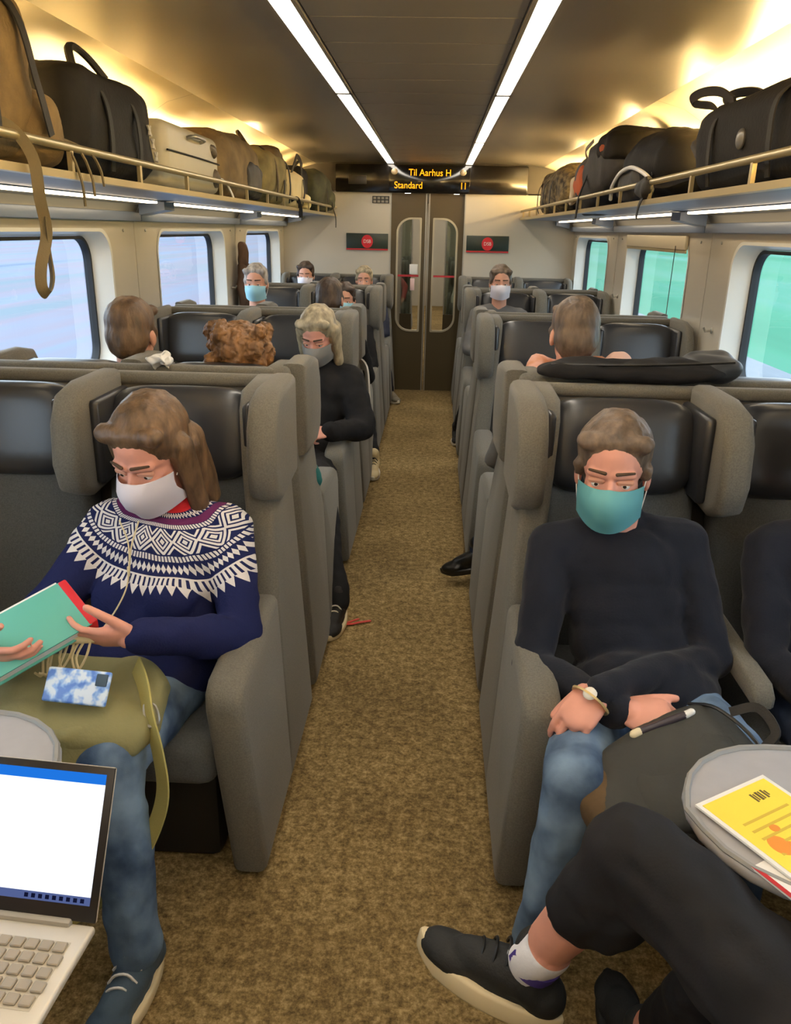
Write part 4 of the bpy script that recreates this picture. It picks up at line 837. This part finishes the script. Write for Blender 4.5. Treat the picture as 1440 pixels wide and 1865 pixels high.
# pale hard case
t = thing('hard_case', 'pale grey hard case on the left rack', 'case', (-1.16, 3.74, SZ), LG); t.scale = (1, 1, 0.84)
MB().add(box((0, 0, .155), (.38, .80, .30), .045, 4)).build('shell', M_case, t, angle=60)
MB().add(sweep(smooth_path([(.191, -.39, .17), (.1915, 0, .172), (.191, .39, .17)], 6), circ(.005, 6))).build('seam', M_zip, t)
for y, z, rr in ((.30, .235, .05), (.32, .09, .06)):
    MB().add(soft((.175, y, z), (.03, rr, rr*.8), 0, .8, .8, .006, 20, 4)).build('corner_guard', mat('guard_brown', (70, 60, 46), .6), t, angle=180)
MB().add(tube([(.19, -.12, .25), (.215, -.10, .26), (.215, .06, .26), (.19, .08, .25)], .009, 8, sm=4)).build('handle', M_steel, t)
MB().add(tube([(.17, .39, .1), (.20, .44, .09), (.225, .47, .03), (.238, .48, -.02)], .005, 6, sm=4)).build('cord', M_white, t)
t = thing('small_pouch', 'little dark pouch standing on the pale hard case', 'pouch', (-1.2, 3.55, SZ+.258), LG); MB().add(soft((0, 0, .03), (.05, .06, .032), .2, .6, .6, .008, 12, 2)).build('pouch', M_bagblack, t, angle=180); MB().add(tube([(0, -.02, .055), (0, 0, .075), (0, .02, .055)], .004, 6, sm=3)).build('loop', M_strapb, t)
# tan duffel
t = thing('duffel_bag', 'brown canvas duffel bag in the middle of the left rack', 'bag', (-1.17, 4.72, SZ), LG); t.scale = (1, 1, 0.92)
MB().add(soft((0, 0, .185), (.20, .50, .185), 0, .6, .45, .02, 5, 12)).build('main_bag', M_tan, t, angle=180)
MB().add(soft((.17, .22, .12), (.05, .17, .10), 0, .5, .5, .01, 8, 13)).build('front_pocket', M_bagblack2, t, angle=180)
MB().add(tube([(.02, -.47, .30), (.03, -.2, .372), (.03, .2, .37), (.02, .47, .29)], .006, 6, sm=6)).build('zip', M_tand, t)
MB().add(tube([(.15, .26, .33), (.10, .30, .40), (.08, .36, .415), (.09, .43, .37), (.13, .46, .28)], .014, 8, sm=6)).build('handle', M_tand, t)
# olive pack
t = thing('rucksack', 'olive rucksack with dark straps past the brown duffel on the left rack', 'backpack', (-1.17, 5.78, SZ), LG); t.scale = (1, 1, 0.94)
MB().add(soft((0, 0, .19), (.20, .44, .19), 0, .65, .55, .03, 6, 15)).build('main_bag', M_olive, t, angle=180)
MB().add(soft((.06, .05, .33), (.13, .2, .08), .1, .8, .7, .02, 8, 16)).build('top_flap', M_tan, t, angle=180)
for y in (-.22, .02, .25): MB().add(strap([(.10, y, .38), (.19, y+.02, .30), (.212, y+.03, .16), (.20, y+.04, .03)], .03, .005, (1, 0, .3))).build('strap', M_tand if y < 0 else M_strapb, t)
MB().add(strap([(.2, .36, .05), (.24, .38, .07), (.262, .39, 0), (.262, .40, -.07)], .03, .004, (1, 0, 0))).build('hanging_strap', M_strapb, t)
# white and black bags
t = thing('shoulder_bag', 'cream shoulder bag with black rim on the left rack', 'bag', (-1.13, 6.65, SZ), LG); t.scale = (1, 1, 0.84)
MB().add(soft((0, 0, .17), (.16, .30, .17), 0, .7, .55, .015, 7, 18)).build('main_bag', mat('canvas_cream', (210, 192, 146), .8, bump=(80, .3, .003)), t, angle=180)
MB().add(strap([(.10, -.16, .28), (.13, -.10, .42), (.12, .04, .46), (.13, .16, .41), (.12, .22, .26)], .04, .007, (1, 0, 0))).build('handle', M_strapb, t)
MB().add(soft((.15, .18, .07), (.05, .10, .07), 0, .8, .8, .01, 10, 19)).build('front_pouch', mat('pouch_cream', (226, 206, 150), .8), t, angle=180)
MB().add(strap([(.155, .02, .03), (.175, .03, .14), (.165, .04, .26)], .045, .005, (1, 0, 0))).build('black_band', M_strapb, t)
t = thing('holdall', 'black framed holdall behind the cream shoulder bag on the left rack', 'bag', (-1.24, 7.18, SZ), LG); t.scale = (1, 1, .8); t.location.x += .05
MB().add(soft((0, 0, .22), (.17, .20, .22), 0, .4, .4, .01, 6, 20)).build('main_bag', M_bagblack, t, angle=180); MB().add(tube([(.10, -.16, .42), (.12, -.08, .47), (.12, .08, .47), (.1, .16, .42)], .012, 8, sm=4)).build('handle', M_strapb, t)
t = thing('rucksack', 'dark green rucksack at the far end of the left rack', 'backpack', (-1.16, 7.92, SZ), LG); t.scale = (1, 1, 0.84); t.location.x += 0.02
MB().add(soft((0, 0, .22), (.21, .46, .22), 0, .6, .5, .03, 6, 22)).build('main_bag', M_green, t, angle=180); MB().add(soft((.14, .22, .14), (.10, .16, .12), 0, .7, .7, .02, 9, 23)).build('front_pocket', M_green, t, angle=180)
MB().add(strap([(.15, .10, .3), (.22, .15, .18), (.235, .2, .05), (.25, .25, -.04), (.25, .27, -.15)], .03, .004, (1, 0, 0))).build('strap', M_strapb, t)
MB().add(strap([(.10, -.1, .42), (.2, -.08, .30), (.22, -.07, .1)], .03, .004, (1, 0, 0))).build('strap', M_strapb, t)
# right rack
t = thing('travel_bag', 'large black travel bag with loop handles on the right rack', 'bag', (1.17, 2.62, SZ), LG); t.scale = (1, 1, 0.84)
MB().add(soft((0, .04, .16), (.20, .52, .165), 0, .4, .36, .02, 5, 31)).build('main_bag', M_bagblack, t, angle=180)
MB().add(tube([(-.04, -.46, .29), (-.05, -.2, .325), (-.05, .25, .33), (-.03, .54, .26)], .006, 6, sm=6)).build('zip', M_zip, t)
for x in (-.12, .0): MB().add(strap([(x-.05, .18, .31), (x-.05, .34, .37), (x-.05, .52, .40), (x-.05, .64, .40), (x-.04, .68, .385), (x-.03, .62, .37), (x-.02, .50, .345), (x-.02, .40, .30)], .035, .008, (1, 0, .4))).build('handle', M_strapb, t)
MB().add(capsule((-.10, .55, .12), (-.10, .72, .22), .038, .035, 10)).build('rolled_end', M_bagblack2, t)
MB().add(strap([(-.12, .56, .1), (-.17, .68, .075), (-.20, .75, .06), (-.235, .80, .06)], .025, .004, (1, 0, .4))).build('shoulder_strap', M_strapb, t)
MB().add(ell((-.203, -.02, .16), (.012, .03, .035), None, 14, 10)).build('badge', mat('badge_grey', (112, 108, 100), .35, metal=.5), t)
for y in (-.26, .24): MB().add(strap([(-.2, y, .02), (-.212, y, .14), (-.20, y, .26), (-.1, y, .33)], .03, .004, (1, 0, 0))).build('webbing', M_strapb, t)
t = thing('backpack', 'rounded black backpack beside the travel bag on the right rack', 'backpack', (1.16, 3.98, SZ), LG)
MB().add(soft((0, 0, .15), (.19, .42, .155), 0, .75, .6, .02, 6, 33)).build('main_bag', M_bagblack, t, angle=180); MB().add(tube([(-.17, -.30, .10), (-.16, -.1, .22), (-.15, .15, .23), (-.17, .33, .1)], .005, 6, sm=5)).build('zip', M_zip, t); MB().add(soft((-.15, .05, .09), (.06, .22, .08), 0, .6, .6, .01, 9, 34)).build('front_pocket', M_bagblack2, t, angle=180)
MB().add(tube([(-.2, -.42, .07), (-.215, -.32, .11), (-.22, -.1, .145), (-.22, .12, .135), (-.215, .30, .085), (-.2, .38, .03)], .009, 8, sm=6)).build('white_hoop', M_white, t)
t = thing('clip_buckle', 'black strap bundle with buckle knotted on the right rack rail', 'strap', (.925, 3.52, SZ+.0), None)
MB().add(soft((0, 0, .045), (.028, .09, .04), 0, .8, .8, .012, 20, 3)).build('knot', M_strapb, t, angle=180); MB().add(strap([(0, -.03, .03), (-.02, -.02, -.02), (-.022, 0, -.07)], .025, .004, (1, 0, 0))).build('tail', M_strapb, t); MB().add(tube([(0, .05, .05), (.02, .14, .08), (.05, .22, .10)], .008, 6, sm=3)).build('loop', M_strapb, t)
t = thing('backpack', 'dark backpack with orange patches leaning on the right rack', 'backpack', (1.16, 5.10, SZ), LG)
MB().add(soft((0, .05, .19), (.20, .55, .17), 0, .6, .5, .03, 5, 36, rx=-.16)).build('main_bag', M_bagblack2, t, angle=180)
MB().add(soft((-.05, -.34, .30), (.15, .22, .09), 0, .7, .7, .02, 7, 37)).build('top_flap', M_bagblack, t, angle=180)
MB().add(ell((-.175, -.30, .30), (.03, .09, .035), None, 14, 10)).build('orange_patch', M_orange, t); MB().add(soft((-.185, .30, .17), (.035, .13, .09), 0, .8, .8, .01, 10, 38)).build('orange_panel', M_orange, t, angle=180); MB().add(soft((-.20, .42, .12), (.03, .06, .08), 0, .8, .8, .01, 10, 39)).build('pale_panel', mat('panel_pale', (188, 170, 140), .7), t, angle=180)
MB().add(strap([(-.16, .05, .28), (-.21, .02, .15), (-.24, .0, .06), (-.25, -.01, -.05)], .04, .008, (1, 0, 0))).build('hanging_strap', M_strapb, t)
MB().add(strap([(-.10, .5, .28), (-.19, .2, .33), (-.2, -.1, .36)], .02, .005, (1, 0, 0))).build('piping', mat('piping_grey', (140, 128, 108), .6), t)
t = thing('rucksack', 'speckled dark rucksack at the far end of the right rack', 'backpack', (1.16, 6.75, SZ), LG); t.scale = (1, 1, 0.8); t.location.x += -0.02
MB().add(soft((0, 0, .21), (.20, .68, .21), 0, .6, .5, .04, 5, 41)).build('main_bag', mat('camouflage', (62, 54, 38), .85, var=(26, .5, (128, 112, 78))), t, angle=180)
for y in (-.3, .1, .45): MB().add(strap([(-.10, y, .38), (-.2, y, .28), (-.215, y, .1), (-.20, y, .02)], .03, .004, (1, 0, .3))).build('strap', M_strapb, t)
# ------------------------------------------------------------------ things in the front bay
# laptop
M_lap = mat('laptop_aluminium', (206, 198, 182), .4, metal=.3); M_key = mat('key_grey', (150, 140, 124), .55); M_bezel = mat('laptop_bezel', (28, 24, 22), .35)
lt = thing('laptop', 'open silver laptop with a bright white page on its screen', 'laptop', (-.376, .876, .652)); lt.rotation_euler = (0, 0, math.radians(-4.5))
MB().add(bx(-.335, .0, -.235, .004, 0, .014, .005, 3)).build('base', M_lap, lt)
MB().add(bx(-.30, -.035, -.006, .006, .008, .022, .005)).build('hinge', mat('hinge_grey', (150, 144, 132), .4), lt)
kb = MB().add(bx(-.318, -.020, -.138, -.030, .0135, .0146)).build('keyboard_bed', mat('keyboard_bed', (188, 178, 158), .5), lt, smooth=False)
km = MB().add(box((0, 0, .0025), (.0175, .0165, .005), .0015, 1)).mesh('key', M_key)
for r_ in range(5):
    for c_ in range(14): put('key', km, lt, (-.307+c_*.0213+(.004 if r_ % 2 else 0), -.126+r_*.0212, .0142))
MB().add(bx(-.225, -.11, -.225, -.150, .0138, .0145)).build('touchpad', mat('touchpad', (192, 184, 168), .35), lt, smooth=False)
TL = Matrix.Translation((0, .004, .016)) @ Matrix.Rotation(math.radians(-29), 4, 'X')
def lidpart(name, vf, m): return MB().add(vf, 0, TL).build(name, m, lt)
lidpart('lid', bx(-.335, 0, 0, .007, 0, .222, .003), M_lap); lidpart('bezel', bx(-.3345, -.0005, -.0016, .004, .001, .2215, .001), M_bezel)
lidpart('screen_page', bx(-.322, -.012, -.0024, -.0015, .036, .196), mat_emit('screen_white', (238, 243, 255), 1.25)); lidpart('title_bar', bx(-.322, -.012, -.0024, -.0015, .196, .211), mat_emit('screen_blue', (30, 112, 214), .9))
lidpart('task_bar', bx(-.322, -.012, -.0024, -.0015, .024, .036), mat_emit('screen_taskbar', (96, 112, 168), .6))
for k in range(9): lidpart('task_icon', bx(-.115+k*.011, -.109+k*.011, -.0028, -.0018, .027, .033), mat_emit('screen_icon', (30, 34, 70), .4))
# book in the hands of the reader
bk = thing('book', 'teal book with red spine held by the person in the patterned sweater', 'book', (-.652, 1.565, .797))
v_ = Vector((-.11, .08, .07)).normalized(); u_ = Vector((-.92, -.30, .02)); u_ = (u_-v_*u_.dot(v_)).normalized(); w_ = u_.cross(v_)
if w_.y < 0: w_ = -w_
BM = Matrix((u_, v_, w_)).transposed().to_4x4()
MB().add(bx(0, .22, -.005, .135, -.002, .002, .001), 0, BM).build('front_cover', mat('cover_teal', (88, 170, 158), .55), bk)
MB().add(bx(.006, .215, 0, .142, .002, .026, .001), 0, BM).build('pages', mat('paper_white', (228, 228, 226), .8, bump=(300, .3, .001), stretch=(1, 1, 8)), bk); MB().add(bx(0, .22, -.005, .135, .026, .030, .001), 0, BM).build('back_cover', mat('cover_teal', (88, 170, 158), .55), bk)
MB().add(bx(-.014, .006, -.005, .135, -.004, .031, .004), 0, BM).build('spine', mat('spine_red', (200, 30, 44), .5), bk)
# tote bag, strap, phone
M_tote = mat('canvas_khaki', (126, 122, 84), .88, bump=(120, .4, .003), var=(5, .18)); M_totes = mat('webbing_khaki', (168, 158, 92), .8, bump=(260, .4, .002))
tb = thing('tote_bag', 'khaki canvas bag with long strap on the lap of the reader', 'bag', (-.70, 1.53, .558))
MB().add(soft((0, 0, .04), (.205, .15, .058), .06, .6, .5, .018, 7, 51, rx=.12)).build('main_bag', M_tote, tb, angle=180)
MB().add(soft((.02, -.115, -.02), (.16, .05, .09), .06, .6, .6, .02, 8, 52, rx=-.25)).build('front_flap', M_tote, tb, angle=180)
MB().add(strap([(.13, .06, .12), (.175, -.02, .115), (.20, -.07, .07), (.225, -.10, .0), (.235, -.12, -.09), (.21, -.135, -.18), (.16, -.15, -.27), (.08, -.17, -.35), (-.02, -.19, -.41), (-.12, -.2, -.43)], .042, .004, (-.2, -1, .3))).build('strap', M_totes, tb)
MB().add(tube([(.185, -.05, .085), (.21, -.055, .088), (.222, -.075, .06), (.20, -.08, .055)], .004, 6, closed=True, sm=4)).build('buckle', M_steel, tb)
ph = thing('phone', 'phone in a blue and white patterned case on the khaki bag', 'phone', (-.648, 1.455, .700)); ph.rotation_euler = (math.radians(52), 0, math.radians(-6))
def floral():
    m = bpy.data.materials.new('case_blue_floral'); m.use_nodes = True; nt = m.node_tree; N = nt.nodes; b = N['Principled BSDF']; b.inputs['Roughness'].default_value = .3; tc = N.new('ShaderNodeTexCoord'); vo = N.new('ShaderNodeTexNoise'); vo.inputs['Scale'].default_value = 42; vo.inputs['Detail'].default_value = 2
    nt.links.new(tc.outputs['Object'], vo.inputs['Vector']); r = N.new('ShaderNodeValToRGB'); e = r.color_ramp.elements; e[0].position = .40; e[0].color = rgb(84, 128, 214); e[1].position = .60; e[1].color = rgb(214, 228, 246); r.color_ramp.elements.new(.5).color = rgb(140, 180, 236); nt.links.new(vo.outputs[0], r.inputs[0]); nt.links.new(r.outputs[0], b.inputs['Base Color']); return m
MB().add(box((0, 0, 0), (.146, .074, .010), .012, 3)).build('case', floral(), ph); MB().add(box((.055, .018, .006), (.026, .026, .004), .005, 2)).build('camera_bump', M_shoen, ph)
# earphone cord and fringe
cd = thing('earphone_cord', 'thin cream earphone cord hanging down the patterned sweater', 'cord', (-.66, 1.88, .6))
MB().add(tube([(-.03, -.015, .33), (-.005, -.035, .28), (.0, -.055, .22), (-.01, -.068, .16), (-.04, -.10, .10), (-.05, -.19, .09), (-.06, -.29, .125)], .0022, 6, sm=6)).build('cord', M_beige, cd); MB().add(tube([(.02, -.015, .33), (.005, -.04, .27), (.0, -.057, .21)], .0022, 6, sm=5)).build('cord_branch', M_beige, cd); MB().add(capsule((.0, -.06, .22), (.0, -.062, .20), .004, .004, 8)).build('splitter', M_beige, cd)
sf = thing('fringed_scarf', 'cream fringe of a scarf hanging below the book', 'scarf', (-.72, 1.56, .66)); random.seed(5)
for k in range(9):
    x = -.03+.012*k; MB().add(tube([(x, .0, .10), (x-.012+random.uniform(-.01, .01), -.02, .06), (x-.02+random.uniform(-.02, .02), -.035, .02), (x-.03+random.uniform(-.02, .02), -.05, .035)], .003, 5, sm=4)).build('tassel', M_beige, sf)
MB().add(soft((.02, .01, .10), (.06, .02, .015), 0, .8, .8, .006, 20, 4)).build('edge', M_beige, sf, angle=180)
# backpack on the lap of the person in black
a_ = Vector((.36, .17, .13)).normalized(); n_ = Vector((0, -.35, .9)); n_ = (n_-a_*n_.dot(a_)).normalized(); BR = Matrix((a_, n_.cross(a_), n_)).transposed().to_4x4()
lb = thing('backpack', 'dark grey backpack with brown base on the lap of the person in the turtleneck', 'backpack', (.635, 1.435, .540))
def lp(name, c, r, m, seed, e1=.6, e2=.5, amp=.02): v, f = jitter(ell((0, 0, 0), r, None, 44, 24, e1, e2), amp, 7, seed, .004, 24); MB().add(([BM2 @ Vector(p) for p in v], f)).build(name, m, lb, angle=180)
BM2 = BR; lp('main_bag', 0, (.20, .125, .064), mat('nylon_dark_grey', (50, 50, 46), .7, bump=(90, .35, .003), var=(7, .18)), 61)
BM2 = BR @ Matrix.Translation((-.155, -.01, -.01)); lp('base', 0, (.06, .117, .062), mat('suede_brown', (86, 66, 40), .85, bump=(120, .4, .003), var=(12, .3)), 62, .6, .5, .012)
BM2 = BR @ Matrix.Translation((.02, -.035, .042)); lp('front_pocket', 0, (.13, .085, .03), mat('nylon_dark_grey', (50, 50, 46), .7), 63, .6, .5, .012)
MB().add(tube([BR @ Vector(p) for p in ((.16, -.12, .03), (.17, -.04, .078), (.16, .06, .075), (.14, .12, .03))], .004, 6, sm=5)).build('zip', M_zip, lb); MB().add(strap([BR @ Vector(p) for p in ((.19, -.05, .05), (.225, -.04, .07), (.235, .02, .07), (.19, .05, .05))], .02, .005, (0, 0, 1))).build('handle', M_strapb, lb)
vp = thing('vape_pen', 'short dark pen with pale tip held in the fist over the backpack', 'pen', (.622, 1.515, .640))
MB().add(capsule((-.055, -.02, -.018), (.045, .0, .018), .0085, .0085, 10)).build('barrel', mat('pen_dark', (52, 44, 52), .4), vp); MB().add(capsule((-.066, -.023, -.022), (-.056, -.02, -.018), .010, .010, 10)).build('tip', M_solec, vp); MB().add(capsule((.046, .0, .018), (.058, .003, .024), .009, .008, 10)).build('cap', M_white, vp)
wd = Vector((-.60, -.50, -.50)).normalized(); wn_ = Vector((-.25, -.55, .75)); wn_ = (wn_-wd*wn_.dot(wd)).normalized(); ws_ = wd.cross(wn_); w0 = Vector((.498, 1.60, .662))+wd*.034; R_ = Matrix((ws_, wd, wn_)).transposed(); wt = MB(); loop = [w0+R_@Vector((.0385*math.cos(a), 0, .0315*math.sin(a))) for a in [2*math.pi*i/24 for i in range(24)]]
wt.add(sweep(loop, [(-.011, -.002), (.011, -.002), (.011, .003), (-.011, .003)], closed=True)); wo = tag(empty('wristwatch', w0), 'wristwatch with pale strap on the crossed arm of the person in black', 'watch')
_m = wt.build('strap', mat('watch_gold', (214, 188, 132), .35, metal=.4), wo); _m.data.transform(Matrix.Translation(-w0)); MB().add(ell((R_@Vector((.0, 0, .034))), (.016, .016, .006), R_, 16, 8)).build('dial', M_solew, wo)
# yellow magazine
mg = thing('magazine', 'yellow printed magazine with white border on the right table', 'magazine', (.557, 1.12, .7365)); mg.rotation_euler = (0, 0, math.atan2(-.155, .095))
MB().add(bx(0, .27, 0, .17, 0, .004)).build('pages', M_white, mg, smooth=False); MB().add(bx(.008, .262, .008, .162, .004, .0046)).build('yellow_cover', mat('print_yellow', (238, 212, 72), .5, var=(9, .04)), mg, smooth=False)
for k, (a, b, h) in enumerate(((.10, .004, .020), (.106, .003, .016), (.112, .005, .02), (.119, .003, .018), (.126, .004, .02), (.132, .003, .012))): MB().add(bx(.026-h/2+.01, .026+h/2+.01, a, a+b, .0046, .005)).build('title_mark', mat('print_brown', (96, 78, 40), .6), mg, smooth=False)
for k in range(5): MB().add(bx(.07+.018*k, .075+.018*k, .03, .14-.012*(k % 3), .0046, .0049)).build('text_line', mat('print_ochre', (206, 172, 60), .6), mg, smooth=False)
MB().add(ell((.13, .045, .0046), (.022, .018, .0006), None, 20, 6)).build('printed_motif', mat('print_orange', (224, 140, 50), .6), mg); MB().add(ell((.10, .07, .0046), (.009, .009, .0006), None, 16, 6)).build('printed_dot', mat('print_orange', (224, 140, 50), .6), mg); MB().add(ell((.145, .062, .0046), (.016, .008, .0006), None, 16, 6)).build('printed_motif', mat('print_orange', (224, 140, 50), .6), mg)
lf = thing('leaflet', 'white leaflet with red edge half under the yellow magazine', 'paper', (.62, 1.0, .732)); lf.rotation_euler = (0, 0, math.atan2(-.155, .095)); MB().add(bx(0, .2, -.02, .12, 0, .003)).build('sheet', M_white, lf, smooth=False); MB().add(bx(.0, .2, -.02, -.012, .003, .0035)).build('red_edge', M_red, lf, smooth=False)
# jacket on the right seat backs, tissue on the left ones
jk = thing('jacket', 'dark jacket lying along the top of the right front seats', 'jacket', (.74, 2.56, 1.205)); MB().add(soft((-.02, 0, .03), (.29, .10, .032), .02, .8, .6, .014, 8, 71)).build('folded_body', M_blackcoat, jk, angle=180); MB().add(soft((.24, .03, .04), (.085, .08, .045), 0, .8, .7, .01, 9, 72)).build('hood', mat('jacket_charcoal', (56, 58, 62), .5), jk, angle=180); MB().add(tube([(-.28, -.05, .05), (0, -.09, .06), (.28, -.05, .07)], .004, 6, sm=5)).build('zip', M_zip, jk)
ts = thing('tissue', 'crumpled white tissue on top of the left front seats', 'tissue', (-.80, 2.58, 1.205)); MB().add(soft((0, 0, .018), (.035, .03, .022), 0, .9, .9, .018, 40, 8)).build('crumple', M_white, ts, angle=180); MB().add(soft((.025, .0, .012), (.02, .02, .014), 0, .9, .9, .012, 40, 9)).build('corner', M_white, ts, angle=180)
# scarf of the person turned away on the right
sc_ = MB(); loop = [Vector((.585+.125*math.cos(a), 2.865+.105*math.sin(a), 1.165+.018*math.sin(3*a))) for a in [2*math.pi*i/28 for i in range(28)]]
sc_.add(jitter(sweep(loop, circ(.042, 10), closed=True), .012, 18, 4)); so = empty('scarf', (.585, 2.865, 1.12)); tag(so, 'orange and pink scarf around the neck of the passenger on the right', 'scarf'); _m = sc_.build('wrap', mat('scarf_orange_pink', (206, 132, 74), .85, var=(14, .2, (214, 170, 160))), so, angle=180); _m.data.transform(Matrix.Translation((-.585, -2.865, -1.12)))
MB().add(soft((.15, -.03, .10), (.05, .04, .03), .4, .8, .8, .012, 20, 6)).build('folded_end', mat('scarf_pink', (214, 176, 160), .85), so, angle=180)
# white scarf hanging beside the aisle, red ribbon and litter on the floor
ws = thing('white_scarf', 'narrow white scarf hanging down by the aisle behind the black coat person', 'scarf', (-.30, 5.2, .5)); MB().add(strap([(-.06, -.25, .36), (-.015, -.30, .33), (.0, -.32, .2), (.01, -.33, .05)], .09, .01, (1, -.3, 0))).build('cloth', M_wht, ws); MB().add(strap([(.01, -.33, .06), (.012, -.335, .0)], .092, .003, (1, -.3, 0), 2)).build('hem', M_beige, ws)
rr = thing('red_ribbon', 'red lace trailing on the aisle carpet beside the sneaker', 'lace', (-.25, 3.12, .004)); MB().add(strap([(-.02, -.03, .012), (.03, -.005, .004), (.06, .012, .004), (.11, .03, .005)], .012, .003, (0, 0, 1))).build('lace', M_lacer, rr); MB().add(strap([(-.01, -.02, .008), (.04, .02, .01), (.055, .045, .004)], .010, .003, (0, 0, 1))).build('lace_end', M_lacer, rr)
sp = thing('seat_lever', 'small metal lever at the foot of the left front seat', 'lever', (-.322, 1.92, .25)); MB().add(capsule((0, 0, .03), (.006, 0, -.03), .008, .006, 8)).build('handle', M_steel, sp); MB().add(ell((0, 0, .04), (.010, .012, .012), None, 10, 8)).build('pivot', M_black, sp)
# dark bag on the floor on the right, further back
fb = thing('floor_bag', 'small dark bag on the floor beside the right seats further back', 'bag', (.385, 5.35, .0)); MB().add(soft((0, 0, .11), (.07, .14, .11), 0, .6, .6, .012, 8, 81)).build('main_bag', M_bagblack, fb, angle=180); MB().add(tube([(0, -.05, .2), (0, 0, .27), (0, .05, .2)], .007, 6, sm=4)).build('handle', M_strapb, fb)

ct = thing('hanging_coat', 'brown coat hanging from the pillar hook by the far left window', 'coat', (-1.40, 6.42, 1.05)); MB().add(soft((0, .02, .14), (.05, .16, .22), 0, .9, .8, .025, 9, 91)).build('cloth', mat('coat_brown', (84, 62, 46), .85, bump=(80, .4, .004)), ct, angle=180); MB().add(soft((.0, -.02, .37), (.04, .075, .12), 0, 1.0, .8, .015, 12, 92)).build('collar', mat('coat_brown', (84, 62, 46), .85), ct, angle=180)
